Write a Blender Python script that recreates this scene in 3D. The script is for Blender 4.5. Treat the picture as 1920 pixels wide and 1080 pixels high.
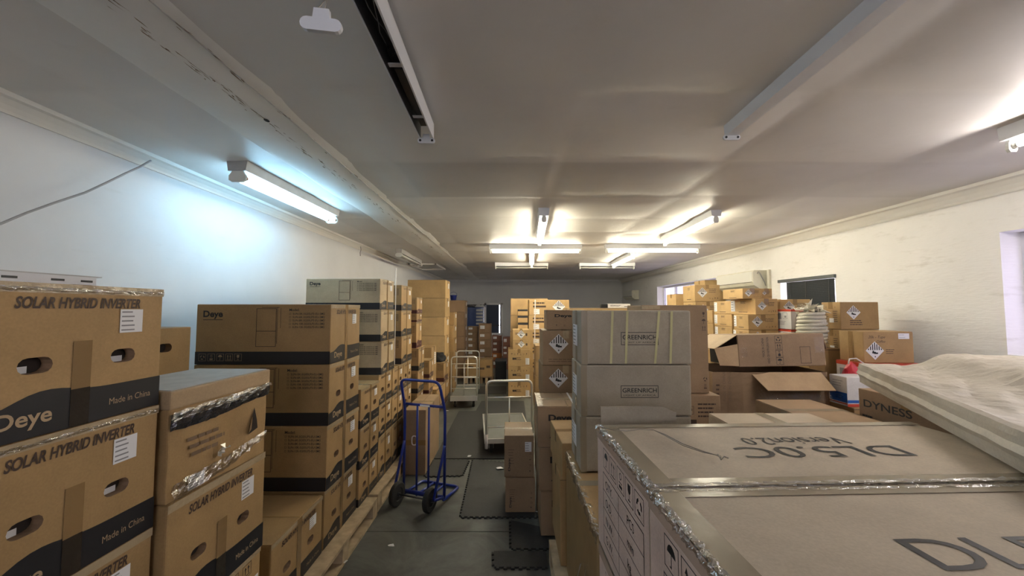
import bpy, bmesh, math, random
from mathutils import Vector, Matrix, noise

random.seed(7)
for o in list(bpy.data.objects):
    bpy.data.objects.remove(o, do_unlink=True)
scene = bpy.context.scene
C = scene.collection
PI = math.pi
R = math.radians

# ------------------------------------------------------------------ camera, world, exposure
FPX, CAMZ, HORIZON = 725.0, 1.70, 579.0
TH = math.atan((HORIZON - 540.0) / FPX)
cam_d = bpy.data.cameras.new('camera')
cam_d.sensor_fit = 'HORIZONTAL'
cam_d.sensor_width = 36.0
cam_d.lens = FPX / 1920.0 * 36.0
cam_d.clip_start = 0.05
cam = bpy.data.objects.new('camera', cam_d)
C.objects.link(cam)
cam.location = (0, 0, CAMZ)
cam.rotation_euler = (PI / 2 + TH, 0, 0)
scene.camera = cam

world = bpy.data.worlds.new('sky')
scene.world = world
world.use_nodes = True
bg = world.node_tree.nodes['Background']
bg.inputs[0].default_value = (0.95, 0.90, 1.0, 1)
bg.inputs[1].default_value = 6.0

vs = scene.view_settings
vs.view_transform = 'Standard'
vs.look = 'None'
vs.gamma = 1.0
vs.use_curve_mapping = False
vs.exposure = 0.95

TUBE_WARM = 50.0
TUBE_COOL = 19.0


def P(px, py, X=None, Y=None, Z=None):
    """photo pixel -> point on the plane X=, Y= or Z="""
    xc = (px - 960.0) / FPX
    yc = -(py - 540.0) / FPX
    d = Vector((xc, math.cos(TH) - yc * math.sin(TH), math.sin(TH) + yc * math.cos(TH)))
    if X is not None:
        t = X / d.x
    elif Y is not None:
        t = Y / d.y
    else:
        t = (Z - CAMZ) / d.z
    return Vector((0, 0, CAMZ)) + d * t


# ------------------------------------------------------------------ materials
M = {}


def nt(name):
    m = bpy.data.materials.new(name)
    m.use_nodes = True
    n = m.node_tree
    b = n.nodes['Principled BSDF']
    return m, n, b


def simple(name, col, rough=0.6, metal=0.0, spec=0.5, var=0.0, scale=8.0, bump=0.0, bscale=60.0, alpha=None):
    m, n, b = nt(name)
    b.inputs['Base Color'].default_value = (*col, 1)
    b.inputs['Roughness'].default_value = rough
    b.inputs['Metallic'].default_value = metal
    b.inputs['Specular IOR Level'].default_value = spec
    if var or bump:
        tc = n.nodes.new('ShaderNodeTexCoord')
    if var:
        no = n.nodes.new('ShaderNodeTexNoise')
        no.inputs['Scale'].default_value = scale
        no.inputs['Detail'].default_value = 5
        mp = n.nodes.new('ShaderNodeMapRange')
        mp.inputs[1].default_value = 0.3
        mp.inputs[2].default_value = 0.7
        mp.inputs[3].default_value = 1 - var
        mp.inputs[4].default_value = 1 + var
        mx = n.nodes.new('ShaderNodeVectorMath')
        mx.operation = 'SCALE'
        mx.inputs[0].default_value = col
        n.links.new(tc.outputs['Object'], no.inputs['Vector'])
        n.links.new(no.outputs['Fac'], mp.inputs[0])
        n.links.new(mp.outputs[0], mx.inputs['Scale'])
        n.links.new(mx.outputs[0], b.inputs['Base Color'])
    if bump:
        nb = n.nodes.new('ShaderNodeTexNoise')
        nb.inputs['Scale'].default_value = bscale
        nb.inputs['Detail'].default_value = 4
        bp = n.nodes.new('ShaderNodeBump')
        bp.inputs['Strength'].default_value = bump
        bp.inputs['Distance'].default_value = 0.01
        n.links.new(tc.outputs['Object'], nb.inputs['Vector'])
        n.links.new(nb.outputs['Fac'], bp.inputs['Height'])
        n.links.new(bp.outputs[0], b.inputs['Normal'])
    M[name] = m
    return m


def cardboard(name, col, rough=0.62, rnd=0.10, spec=0.25):
    m, n, b = nt(name)
    tc = n.nodes.new('ShaderNodeTexCoord')
    oi = n.nodes.new('ShaderNodeObjectInfo')
    ad = n.nodes.new('ShaderNodeVectorMath')
    ad.operation = 'ADD'
    sc = n.nodes.new('ShaderNodeMath')
    sc.operation = 'MULTIPLY'
    sc.inputs[1].default_value = 37.0
    n.links.new(oi.outputs['Random'], sc.inputs[0])
    n.links.new(tc.outputs['Object'], ad.inputs[0])
    n.links.new(sc.outputs[0], ad.inputs[1])
    n1 = n.nodes.new('ShaderNodeTexNoise')
    n1.inputs['Scale'].default_value = 4.5
    n1.inputs['Detail'].default_value = 6
    n1.inputs['Roughness'].default_value = 0.65
    n.links.new(ad.outputs[0], n1.inputs['Vector'])
    n2 = n.nodes.new('ShaderNodeTexNoise')
    n2.inputs['Scale'].default_value = 160
    n2.inputs['Detail'].default_value = 2
    n.links.new(ad.outputs[0], n2.inputs['Vector'])
    m1 = n.nodes.new('ShaderNodeMapRange')
    m1.inputs[1].default_value = 0.3
    m1.inputs[2].default_value = 0.7
    m1.inputs[3].default_value = 0.86
    m1.inputs[4].default_value = 1.12
    n.links.new(n1.outputs['Fac'], m1.inputs[0])
    m2 = n.nodes.new('ShaderNodeMapRange')
    m2.inputs[1].default_value = 0.3
    m2.inputs[2].default_value = 0.7
    m2.inputs[3].default_value = 0.94
    m2.inputs[4].default_value = 1.06
    n.links.new(n2.outputs['Fac'], m2.inputs[0])
    m3 = n.nodes.new('ShaderNodeMapRange')
    m3.inputs[3].default_value = 1 - rnd
    m3.inputs[4].default_value = 1 + rnd
    n.links.new(oi.outputs['Random'], m3.inputs[0])
    a = n.nodes.new('ShaderNodeMath')
    a.operation = 'MULTIPLY'
    n.links.new(m1.outputs[0], a.inputs[0])
    n.links.new(m2.outputs[0], a.inputs[1])
    a2 = n.nodes.new('ShaderNodeMath')
    a2.operation = 'MULTIPLY'
    n.links.new(a.outputs[0], a2.inputs[0])
    n.links.new(m3.outputs[0], a2.inputs[1])
    vm = n.nodes.new('ShaderNodeVectorMath')
    vm.operation = 'SCALE'
    vm.inputs[0].default_value = col
    n.links.new(a2.outputs[0], vm.inputs['Scale'])
    n.links.new(vm.outputs[0], b.inputs['Base Color'])
    b.inputs['Roughness'].default_value = rough
    b.inputs['Specular IOR Level'].default_value = spec
    n3 = n.nodes.new('ShaderNodeTexNoise')
    n3.inputs['Scale'].default_value = 7
    n3.inputs['Detail'].default_value = 3
    n.links.new(ad.outputs[0], n3.inputs['Vector'])
    bp = n.nodes.new('ShaderNodeBump')
    bp.inputs['Strength'].default_value = 0.35
    bp.inputs['Distance'].default_value = 0.012
    n.links.new(n3.outputs['Fac'], bp.inputs['Height'])
    n.links.new(bp.outputs[0], b.inputs['Normal'])
    M[name] = m


cardboard('kraft', (0.365, 0.235, 0.108))
cardboard('kraft_dull', (0.305, 0.21, 0.128))
cardboard('kraft_yellow', (0.45, 0.30, 0.14))
cardboard('kraft_grey', (0.36, 0.315, 0.245), rnd=0.05)
cardboard('kraft_pale', (0.50, 0.38, 0.235))
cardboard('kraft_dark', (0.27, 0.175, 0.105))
cardboard('kraft_red', (0.22, 0.10, 0.07))
cardboard('kraft_orange', (0.45, 0.16, 0.05))
cardboard('kraft_beige', (0.54, 0.455, 0.345), rnd=0.03)
cardboard('kraft_pink_lit', (0.62, 0.475, 0.40), rnd=0.02)
cardboard('kraft_inner', (0.46, 0.33, 0.195))
cardboard('paper_wrap', (0.52, 0.47, 0.395), rough=0.5, rnd=0.0, spec=0.4)
cardboard('card_white', (0.72, 0.71, 0.70), rnd=0.03)
simple('black_print', (0.012, 0.012, 0.013), 0.55)
simple('band_black', (0.014, 0.014, 0.017), 0.45)
simple('band_red', (0.06, 0.012, 0.012), 0.5)
simple('brown_print', (0.055, 0.03, 0.02), 0.6)
simple('faint_print', (0.17, 0.11, 0.065), 0.6)
simple('tan_print', (0.42, 0.30, 0.18), 0.6)
simple('sticker', (0.78, 0.78, 0.80), 0.5)
simple('sticker_line', (0.25, 0.25, 0.27), 0.5)
simple('tape_brown', (0.26, 0.165, 0.075), 0.16, spec=0.6, bump=0.25, bscale=40)
simple('tape_pink', (0.50, 0.37, 0.29), 0.25, spec=0.5, bump=0.08, bscale=30)
simple('tape_dark', (0.035, 0.028, 0.022), 0.18, spec=0.6, bump=0.25, bscale=40)
simple('tape_clear', (0.42, 0.33, 0.21), 0.12, spec=0.8, bump=0.5, bscale=55)
simple('tape_grey', (0.30, 0.25, 0.175), 0.22, spec=0.5, bump=0.10, bscale=30)
simple('strap_white', (0.72, 0.68, 0.66), 0.35)
simple('strap_yellow', (0.55, 0.52, 0.27), 0.35)
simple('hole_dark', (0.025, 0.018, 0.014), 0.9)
simple('foam_white', (0.75, 0.76, 0.78), 0.7)
simple('metal_white', (0.66, 0.67, 0.70), 0.4, bump=0.04)
simple('metal_grey', (0.42, 0.41, 0.40), 0.45, var=0.12)
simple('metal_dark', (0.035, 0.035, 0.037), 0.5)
simple('steel', (0.74, 0.73, 0.68), 0.30, metal=0.6)
simple('deck_grey', (0.13, 0.135, 0.125), 0.5, metal=0.1, var=0.12)
simple('blue_paint', (0.012, 0.03, 0.24), 0.35, var=0.15)
simple('rubber', (0.018, 0.018, 0.018), 0.75)
simple('wood', (0.46, 0.355, 0.225), 0.8, var=0.22, scale=14, bump=0.3, bscale=30)
simple('wood_dark', (0.20, 0.13, 0.075), 0.85, var=0.2, scale=14)
simple('mat_rubber', (0.022, 0.023, 0.023), 0.62, var=0.18, scale=25, bump=0.4, bscale=220)
simple('plastic_white', (0.70, 0.70, 0.66), 0.35)
simple('plastic_cream', (0.62, 0.60, 0.50), 0.45, var=0.1)
simple('plastic_black', (0.015, 0.016, 0.018), 0.4)
simple('plastic_blue', (0.02, 0.035, 0.20), 0.35)
simple('wrap_blue', (0.03, 0.055, 0.16), 0.22, spec=0.7, bump=0.5, bscale=18)
simple('wrap_grey', (0.32, 0.33, 0.34), 0.25, bump=0.4, bscale=25)
simple('cloth_black', (0.006, 0.0065, 0.008), 0.8, bump=0.4, bscale=35)
simple('cable_grey', (0.35, 0.35, 0.36), 0.5)
simple('wire_steel', (0.30, 0.27, 0.23), 0.35, metal=0.5)
simple('blind_dark', (0.035, 0.042, 0.045), 0.4)
simple('blind_blue', (0.010, 0.022, 0.055), 0.5)
simple('frame_white', (0.78, 0.78, 0.80), 0.5)
simple('red_net', (0.62, 0.03, 0.05), 0.35, bump=0.5, bscale=40)
simple('print_blue', (0.01, 0.10, 0.42), 0.45)
simple('print_red', (0.55, 0.06, 0.03), 0.45)
simple('hose_white', (0.66, 0.63, 0.53), 0.35)
simple('copper', (0.5, 0.18, 0.08), 0.4, metal=0.6)


def film_mat():
    m, n, b = nt('stretch_film')
    out = n.nodes['Material Output']
    tr = n.nodes.new('ShaderNodeBsdfTransparent')
    tr.inputs[0].default_value = (0.93, 0.92, 0.90, 1)
    gl = n.nodes.new('ShaderNodeBsdfGlossy')
    gl.inputs['Roughness'].default_value = 0.10
    gl.inputs['Color'].default_value = (0.9, 0.9, 0.9, 1)
    tc = n.nodes.new('ShaderNodeTexCoord')
    no = n.nodes.new('ShaderNodeTexNoise')
    no.inputs['Scale'].default_value = 28
    no.inputs['Detail'].default_value = 4
    bp = n.nodes.new('ShaderNodeBump')
    bp.inputs['Strength'].default_value = 0.9
    bp.inputs['Distance'].default_value = 0.02
    mx = n.nodes.new('ShaderNodeMixShader')
    mx.inputs[0].default_value = 0.08
    n.links.new(tc.outputs['Object'], no.inputs['Vector'])
    n.links.new(no.outputs['Fac'], bp.inputs['Height'])
    n.links.new(bp.outputs[0], gl.inputs['Normal'])
    n.links.new(tr.outputs[0], mx.inputs[1])
    n.links.new(gl.outputs[0], mx.inputs[2])
    n.links.new(mx.outputs[0], out.inputs[0])
    M['film'] = m
    me_ = m.copy()
    me_.name = 'creased_film'
    for nd in me_.node_tree.nodes:
        if nd.bl_idname == 'ShaderNodeMixShader':
            nd.inputs[0].default_value = 0.42
    M['film_edge'] = me_
    m2, n2, b2 = nt('window_glass')
    out = n2.nodes['Material Output']
    tr = n2.nodes.new('ShaderNodeBsdfTransparent')
    gl = n2.nodes.new('ShaderNodeBsdfGlossy')
    gl.inputs['Roughness'].default_value = 0.05
    mx = n2.nodes.new('ShaderNodeMixShader')
    mx.inputs[0].default_value = 0.06
    n2.links.new(tr.outputs[0], mx.inputs[1])
    n2.links.new(gl.outputs[0], mx.inputs[2])
    n2.links.new(mx.outputs[0], out.inputs[0])
    M['glass'] = m2
    m3 = m2.copy()
    m3.name = 'frosted_glass'
    for nd in m3.node_tree.nodes:
        if nd.bl_idname == 'ShaderNodeBsdfTransparent':
            nd.inputs[0].default_value = (0.36, 0.35, 0.385, 1)
    M['frosted'] = m3
    m4 = m3.copy()
    m4.name = 'hazy_glass'
    for nd in m4.node_tree.nodes:
        if nd.bl_idname == 'ShaderNodeBsdfTransparent':
            nd.inputs[0].default_value = (0.42, 0.41, 0.46, 1)
    M['hazy'] = m4


film_mat()


def emis(name, col, s):
    m, n, b = nt(name)
    b.inputs['Base Color'].default_value = (0.8, 0.8, 0.8, 1)
    b.inputs['Emission Color'].default_value = (*col, 1)
    b.inputs['Emission Strength'].default_value = s
    M[name] = m


emis('tube_warm', (1.0, 0.92, 0.70), TUBE_WARM)
emis('tube_cool', (0.38, 0.73, 1.0), TUBE_COOL)
emis('tube_neutral', (1.0, 0.92, 0.86), 66.0)
emis('tube_fill', (0.92, 0.94, 1.0), 16.0)
simple('tube_off', (0.70, 0.70, 0.66), 0.25)


def wall_mat(name, col, var=0.06, smudge=0.25, blocks=False, stain=(0.45, 0.42, 0.36), lo=0.60):
    m, n, b = nt(name)
    tc = n.nodes.new('ShaderNodeTexCoord')
    n1 = n.nodes.new('ShaderNodeTexNoise')
    n1.inputs['Scale'].default_value = 0.9
    n1.inputs['Detail'].default_value = 8
    n1.inputs['Roughness'].default_value = 0.6
    n.links.new(tc.outputs['Object'], n1.inputs['Vector'])
    mp = n.nodes.new('ShaderNodeMapping')
    mp.inputs['Scale'].default_value = (1.0, 1.3, 6.0)
    n.links.new(tc.outputs['Object'], mp.inputs['Vector'])
    n2 = n.nodes.new('ShaderNodeTexNoise')
    n2.inputs['Scale'].default_value = 2.6
    n2.inputs['Detail'].default_value = 7
    n2.inputs['Roughness'].default_value = 0.7
    n.links.new(mp.outputs[0], n2.inputs['Vector'])
    r2 = n.nodes.new('ShaderNodeMapRange')
    r2.inputs[1].default_value = lo
    r2.inputs[2].default_value = 0.74
    r2.inputs[3].default_value = 0.0
    r2.inputs[4].default_value = smudge
    n.links.new(n2.outputs['Fac'], r2.inputs[0])
    r1 = n.nodes.new('ShaderNodeMapRange')
    r1.inputs[1].default_value = 0.3
    r1.inputs[2].default_value = 0.7
    r1.inputs[3].default_value = 1 - var
    r1.inputs[4].default_value = 1 + var
    n.links.new(n1.outputs['Fac'], r1.inputs[0])
    vm = n.nodes.new('ShaderNodeVectorMath')
    vm.operation = 'SCALE'
    vm.inputs[0].default_value = col
    n.links.new(r1.outputs[0], vm.inputs['Scale'])
    mx = n.nodes.new('ShaderNodeMix')
    mx.data_type = 'RGBA'
    n.links.new(r2.outputs[0], mx.inputs[0])
    n.links.new(vm.outputs[0], mx.inputs[6])
    mx.inputs[7].default_value = (*stain, 1)
    n.links.new(mx.outputs[2], b.inputs['Base Color'])
    b.inputs['Roughness'].default_value = 0.7
    b.inputs['Specular IOR Level'].default_value = 0.25
    n3 = n.nodes.new('ShaderNodeTexNoise')
    n3.inputs['Scale'].default_value = 12
    n3.inputs['Detail'].default_value = 6
    n.links.new(mp.outputs[0] if blocks else tc.outputs['Object'], n3.inputs['Vector'])
    bp = n.nodes.new('ShaderNodeBump')
    bp.inputs['Strength'].default_value = 0.35 if blocks else 0.12
    bp.inputs['Distance'].default_value = 0.01
    n.links.new(n3.outputs['Fac'], bp.inputs['Height'])
    n.links.new(bp.outputs[0], b.inputs['Normal'])
    M[name] = m


wall_mat('wall_left_paint', (0.74, 0.75, 0.77), smudge=0.12)
wall_mat('wall_right_paint', (0.82, 0.81, 0.80), smudge=0.38, blocks=True, lo=0.56)
wall_mat('wall_back_paint', (0.60, 0.61, 0.63), smudge=0.15)
wall_mat('ceiling_paint', (0.68, 0.66, 0.635), var=0.07, smudge=0.18)
wall_mat('strip_paint', (0.80, 0.79, 0.76), var=0.10, smudge=0.45, stain=(0.50, 0.46, 0.40))
_n = M['ceiling_paint'].node_tree
_b = _n.nodes['Principled BSDF']
_src = _b.inputs['Base Color'].links[0].from_socket
_at = _n.nodes.new('ShaderNodeAttribute')
_at.attribute_name = 'board_tone'
_vm = _n.nodes.new('ShaderNodeVectorMath')
_vm.operation = 'MULTIPLY'
_n.links.new(_src, _vm.inputs[0])
_n.links.new(_at.outputs['Vector'], _vm.inputs[1])
_n.links.new(_vm.outputs[0], _b.inputs['Base Color'])
_b.inputs['Roughness'].default_value = 0.5
wall_mat('cornice_paint', (0.72, 0.70, 0.66), smudge=0.1)


def floor_mat():
    m, n, b = nt('concrete_floor')
    tc = n.nodes.new('ShaderNodeTexCoord')
    n1 = n.nodes.new('ShaderNodeTexNoise')
    n1.inputs['Scale'].default_value = 2.2
    n1.inputs['Detail'].default_value = 9
    n1.inputs['Roughness'].default_value = 0.68
    n1.inputs['Distortion'].default_value = 0.8
    n.links.new(tc.outputs['Object'], n1.inputs['Vector'])
    cr = n.nodes.new('ShaderNodeValToRGB')
    cr.color_ramp.elements[0].position = 0.38
    cr.color_ramp.elements[0].color = (0.050, 0.051, 0.046, 1)
    cr.color_ramp.elements[1].position = 0.66
    cr.color_ramp.elements[1].color = (0.135, 0.14, 0.125, 1)
    n.links.new(n1.outputs['Fac'], cr.inputs[0])
    n.links.new(cr.outputs[0], b.inputs['Base Color'])
    r = n.nodes.new('ShaderNodeMapRange')
    r.inputs[3].default_value = 0.35
    r.inputs[4].default_value = 0.75
    n.links.new(n1.outputs['Fac'], r.inputs[0])
    n.links.new(r.outputs[0], b.inputs['Roughness'])
    bp = n.nodes.new('ShaderNodeBump')
    bp.inputs['Strength'].default_value = 0.15
    bp.inputs['Distance'].default_value = 0.01
    n.links.new(n1.outputs['Fac'], bp.inputs['Height'])
    n.links.new(bp.outputs[0], b.inputs['Normal'])
    M['concrete'] = m


floor_mat()


# ------------------------------------------------------------------ mesh helpers
def obj(name, mesh, mat=None, parent=None):
    o = bpy.data.objects.new(name, mesh)
    C.objects.link(o)
    if mat is not None and len(mesh.materials) == 0:
        mesh.materials.append(M[mat])
    if parent is not None:
        o.parent = parent
    return o


def to_mesh(bm, name, mat=None, smooth=False):
    me = bpy.data.meshes.new(name)
    bm.normal_update()
    bm.to_mesh(me)
    bm.free()
    if mat:
        me.materials.append(M[mat])
    if smooth:
        for p in me.polygons:
            p.use_smooth = True
    return me


def tag(o, label, cat, group=None, kind=None):
    o['label'] = label
    if cat:
        o['category'] = cat
    if group:
        o['group'] = group
    if kind:
        o['kind'] = kind
    return o


def thing(name, label, cat, loc=(0, 0, 0), rot=(0, 0, 0), group=None):
    o = bpy.data.objects.new(name, None)
    C.objects.link(o)
    o.empty_display_size = 0.1
    o.location = loc
    o.rotation_euler = rot
    return tag(o, label, cat, group)


def abox(bm, x0, x1, y0, y1, z0, z1, mtx=None, bev=0.0):
    vs_ = [(x0, y0, z0), (x1, y0, z0), (x1, y1, z0), (x0, y1, z0), (x0, y0, z1), (x1, y0, z1), (x1, y1, z1), (x0, y1, z1)]
    v = [bm.verts.new(mtx @ Vector(p) if mtx else p) for p in vs_]
    fs = [bm.faces.new([v[i] for i in f]) for f in
          ((3, 2, 1, 0), (4, 5, 6, 7), (0, 1, 5, 4), (1, 2, 6, 5), (2, 3, 7, 6), (3, 0, 4, 7))]
    if bev:
        es = list({e for f in fs for e in f.edges})
        bmesh.ops.bevel(bm, geom=es, offset=bev, segments=2, profile=0.6, affect='EDGES')


def box_mesh(name, x0, x1, y0, y1, z0, z1, mat, bev=0.0):
    bm = bmesh.new()
    abox(bm, x0, x1, y0, y1, z0, z1, bev=bev)
    return to_mesh(bm, name, mat)


def tube(bm, pts, r, seg=8, closed=False, caps=True):
    pts = [Vector(p) for p in pts]
    n = len(pts)
    rings = []
    prev = None
    for i, p in enumerate(pts):
        if closed:
            t = (pts[(i + 1) % n] - pts[i - 1]).normalized()
        else:
            t = (pts[min(i + 1, n - 1)] - pts[max(i - 1, 0)]).normalized()
        if prev is None:
            a = Vector((0, 0, 1)) if abs(t.z) < 0.9 else Vector((1, 0, 0))
            u = t.cross(a).normalized()
        else:
            u = (prev - t * prev.dot(t)).normalized()
        prev = u
        w = t.cross(u)
        rr = r[i] if isinstance(r, (list, tuple)) else r
        rings.append([bm.verts.new(p + (u * math.cos(2 * PI * k / seg) + w * math.sin(2 * PI * k / seg)) * rr) for k in range(seg)])
    rng = range(n) if closed else range(n - 1)
    for i in rng:
        a, b = rings[i], rings[(i + 1) % n]
        for k in range(seg):
            bm.faces.new((a[k], a[(k + 1) % seg], b[(k + 1) % seg], b[k]))
    if caps and not closed:
        bm.faces.new(rings[0][::-1])
        bm.faces.new(rings[-1])


def tube_mesh(name, pts, r, mat, seg=8, closed=False):
    bm = bmesh.new()
    tube(bm, pts, r, seg, closed)
    return to_mesh(bm, name, mat, smooth=True)


def round_path(pts, rad, n=5):
    """polyline with rounded inner corners"""
    pts = [Vector(p) for p in pts]
    out = [pts[0]]
    for i in range(1, len(pts) - 1):
        a = (pts[i - 1] - pts[i]).normalized()
        b = (pts[i + 1] - pts[i]).normalized()
        p0, p2 = pts[i] + a * rad, pts[i] + b * rad
        for k in range(n + 1):
            t = k / n
            out.append(p0 * (1 - t) ** 2 + pts[i] * 2 * t * (1 - t) + p2 * t * t)
    out.append(pts[-1])
    return out


def lathe(bm, prof, seg=24, mtx=None):
    rings = []
    for r_, z in prof:
        ring = []
        for k in range(seg):
            p = Vector((r_ * math.cos(2 * PI * k / seg), r_ * math.sin(2 * PI * k / seg), z))
            ring.append(bm.verts.new(mtx @ p if mtx else p))
        rings.append(ring)
    for a, b in zip(rings, rings[1:]):
        for k in range(seg):
            bm.faces.new((a[k], a[(k + 1) % seg], b[(k + 1) % seg], b[k]))
    bm.faces.new(rings[0][::-1])
    bm.faces.new(rings[-1])


def prism(bm, pts2, mtx, depth):
    """2-D outline (u,v) extruded from n=0 to n=depth through mtx"""
    a = [bm.verts.new(mtx @ Vector((u, v, 0))) for u, v in pts2]
    b = [bm.verts.new(mtx @ Vector((u, v, depth))) for u, v in pts2]
    n = len(a)
    bm.faces.new(a[::-1])
    bm.faces.new(b)
    for i in range(n):
        bm.faces.new((a[i], a[(i + 1) % n], b[(i + 1) % n], b[i]))


# ------------------------------------------------------------------ text meshes
_TX = {}


def text_geo(s, shear=0.0, bold=0.0):
    key = (s, shear, bold)
    if key in _TX:
        return _TX[key]
    cu = bpy.data.curves.new('txt', 'FONT')
    cu.body = s
    cu.size = 1.0
    cu.shear = shear
    cu.offset = bold
    cu.resolution_u = 4
    o = bpy.data.objects.new('txt', cu)
    C.objects.link(o)
    me = bpy.data.meshes.new_from_object(o)
    V = [(v.co.x, v.co.y) for v in me.vertices]
    F = [tuple(p.vertices) for p in me.polygons]
    bpy.data.objects.remove(o, do_unlink=True)
    bpy.data.meshes.remove(me)
    bpy.data.curves.remove(cu)
    x0 = min(v[0] for v in V)
    x1 = max(v[0] for v in V)
    V = [(v[0] - x0, v[1]) for v in V]
    _TX[key] = (V, F, x1 - x0)
    return _TX[key]


# ------------------------------------------------------------------ carton kit
class Kit:
    """collects the parts of one kind of carton in carton space: base centre at the origin"""

    def __init__(self, w, d, h):
        self.w, self.d, self.h = w, d, h
        self.parts = {}
        self.bodies = []

    def fm(self, face):
        w, d, h = self.w, self.d, self.h
        def mk(o, u, v, n):
            m = Matrix.Identity(4)
            for i, c in enumerate((u, v, n, o)):
                for r_ in range(3):
                    m[r_][i] = c[r_]
            return m
        if face == 'F':
            return mk((-w / 2, -d / 2, 0), (1, 0, 0), (0, 0, 1), (0, -1, 0)), w, h
        if face == 'R':
            return mk((w / 2, -d / 2, 0), (0, 1, 0), (0, 0, 1), (1, 0, 0)), d, h
        if face == 'L':
            return mk((-w / 2, d / 2, 0), (0, -1, 0), (0, 0, 1), (-1, 0, 0)), d, h
        if face == 'B':
            return mk((w / 2, d / 2, 0), (-1, 0, 0), (0, 0, 1), (0, 1, 0)), w, h
        return mk((-w / 2, -d / 2, h), (1, 0, 0), (0, 1, 0), (0, 0, 1)), w, d

    def slot(self, part, mat):
        return self.parts.setdefault(part, (mat, [], []))

    def poly(self, part, mat, face, pts, off=0.0012):
        m, W, H = self.fm(face)
        _, V, F = self.slot(part, mat)
        b = len(V)
        V += [tuple(m @ Vector((u * W, v * H, off))) for u, v in pts]
        F.append(tuple(range(b, b + len(pts))))

    def rect(self, part, mat, face, u0, u1, v0, v1, off=0.0012):
        self.poly(part, mat, face, ((u0, v0), (u1, v0), (u1, v1), (u0, v1)), off)

    def frame(self, part, mat, face, u0, u1, v0, v1, t=0.004, off=0.0012):
        m, W, H = self.fm(face)
        a, c = t / W, t / H
        self.rect(part, mat, face, u0, u1, v0, v0 + c, off)
        self.rect(part, mat, face, u0, u1, v1 - c, v1, off)
        self.rect(part, mat, face, u0, u0 + a, v0 + c, v1 - c, off)
        self.rect(part, mat, face, u1 - a, u1, v0 + c, v1 - c, off)

    def text(self, part, mat, face, s, u, v, height, width=None, rot=0.0, shear=0.0, bold=0.0, center=False, off=0.0014):
        """u,v fractions of the face; height cap height in metres; width in metres stretches"""
        TV, TF, tw = text_geo(s, shear, bold)
        m, W, H = self.fm(face)
        sy = height / 0.72
        sx = (width / tw) if width else sy
        _, V, F = self.slot(part, mat)
        b = len(V)
        c, sn = math.cos(rot), math.sin(rot)
        for x, y in TV:
            x = x * sx - (tw * sx / 2 if center else 0)
            y = y * sy
            V.append(tuple(m @ Vector((u * W + x * c - y * sn, v * H + x * sn + y * c, off))))
        F += [tuple(i + b for i in f) for f in TF]

    def lines(self, part, mat, face, u0, u1, v0, v1, n, t=0.5, seed=1, ragged=0.25):
        """rows of short dashes that read as small print"""
        rg = random.Random(seed)
        step = (v1 - v0) / n
        for i in range(n):
            vv = v1 - (i + 0.5) * step
            u = u0
            end = u1 - rg.random() * ragged * (u1 - u0)
            while u < end:
                wd = (u1 - u0) * rg.uniform(0.10, 0.28)
                self.rect(part, mat, face, u, min(end, u + wd), vv - step * t / 2, vv + step * t / 2)
                u += wd + (u1 - u0) * 0.025

    def sticker(self, face, u0, u1, v0, v1, part='shipping_label', n=5, seed=3):
        self.rect(part, 'sticker', face, u0, u1, v0, v1, 0.0020)
        m, W, H = self.fm(face)
        rg = random.Random(seed)
        du, dv = u1 - u0, v1 - v0
        for i in range(n):
            vv = v1 - dv * (i + 0.6) / (n + 0.2)
            self.rect(part + '_print', 'sticker_line', face, u0 + du * 0.06, u0 + du * rg.uniform(0.45, 0.75), vv - dv * 0.03, vv + dv * 0.03, 0.0027)

    def diamond(self, face, uc, vc, size, part='hazard_diamond', mat='sticker'):
        """class nine diamond: striped upper half, battery blot below; size = half diagonal in metres"""
        m, W, H = self.fm(face)
        a, b = size / W, size / H
        self.poly(part, mat, face, ((uc, vc - b), (uc + a, vc), (uc, vc + b), (uc - a, vc)), 0.0018)
        pr = part + '_stripes'
        for k in range(-3, 4):
            x = k * 0.235
            hw = 0.055
            top = lambda q: 0.94 - abs(q)
            self.poly(pr, 'black_print', face, ((uc + (x - hw) * a, vc + 0.06 * b), (uc + (x + hw) * a, vc + 0.06 * b),
                      (uc + (x + hw) * a, vc + max(0.08, top(x + hw)) * b), (uc + (x - hw) * a, vc + max(0.08, top(x - hw)) * b)), 0.0025)
        for x0, x1, y0, y1 in ((-0.30, 0.10, -0.30, -0.12), (-0.10, 0.32, -0.36, -0.20), (-0.26, -0.10, -0.12, 0.0), (-0.05, 0.05, -0.72, -0.58)):
            self.rect(pr, 'black_print', face, uc + x0 * a, uc + x1 * a, vc + y0 * b, vc + y1 * b, 0.0025)

    def icon(self, part, mat, face, kind, uc, vc, s, rot=0.0, frame=True):
        """handling pictogram, s = side in metres"""
        m, W, H = self.fm(face)
        c, sn = math.cos(rot), math.sin(rot)
        def q(pts):
            self.poly(part, mat, face, [(uc + (x * c - y * sn) * s / W, vc + (x * sn + y * c) * s / H) for x, y in pts])
        def rc(x0, x1, y0, y1):
            q(((x0, y0), (x1, y0), (x1, y1), (x0, y1)))
        if frame:
            for a in ((-.5, .5, -.5, -.46), (-.5, .5, .46, .5), (-.5, -.46, -.46, .46), (.46, .5, -.46, .46)):
                rc(*a)
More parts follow.
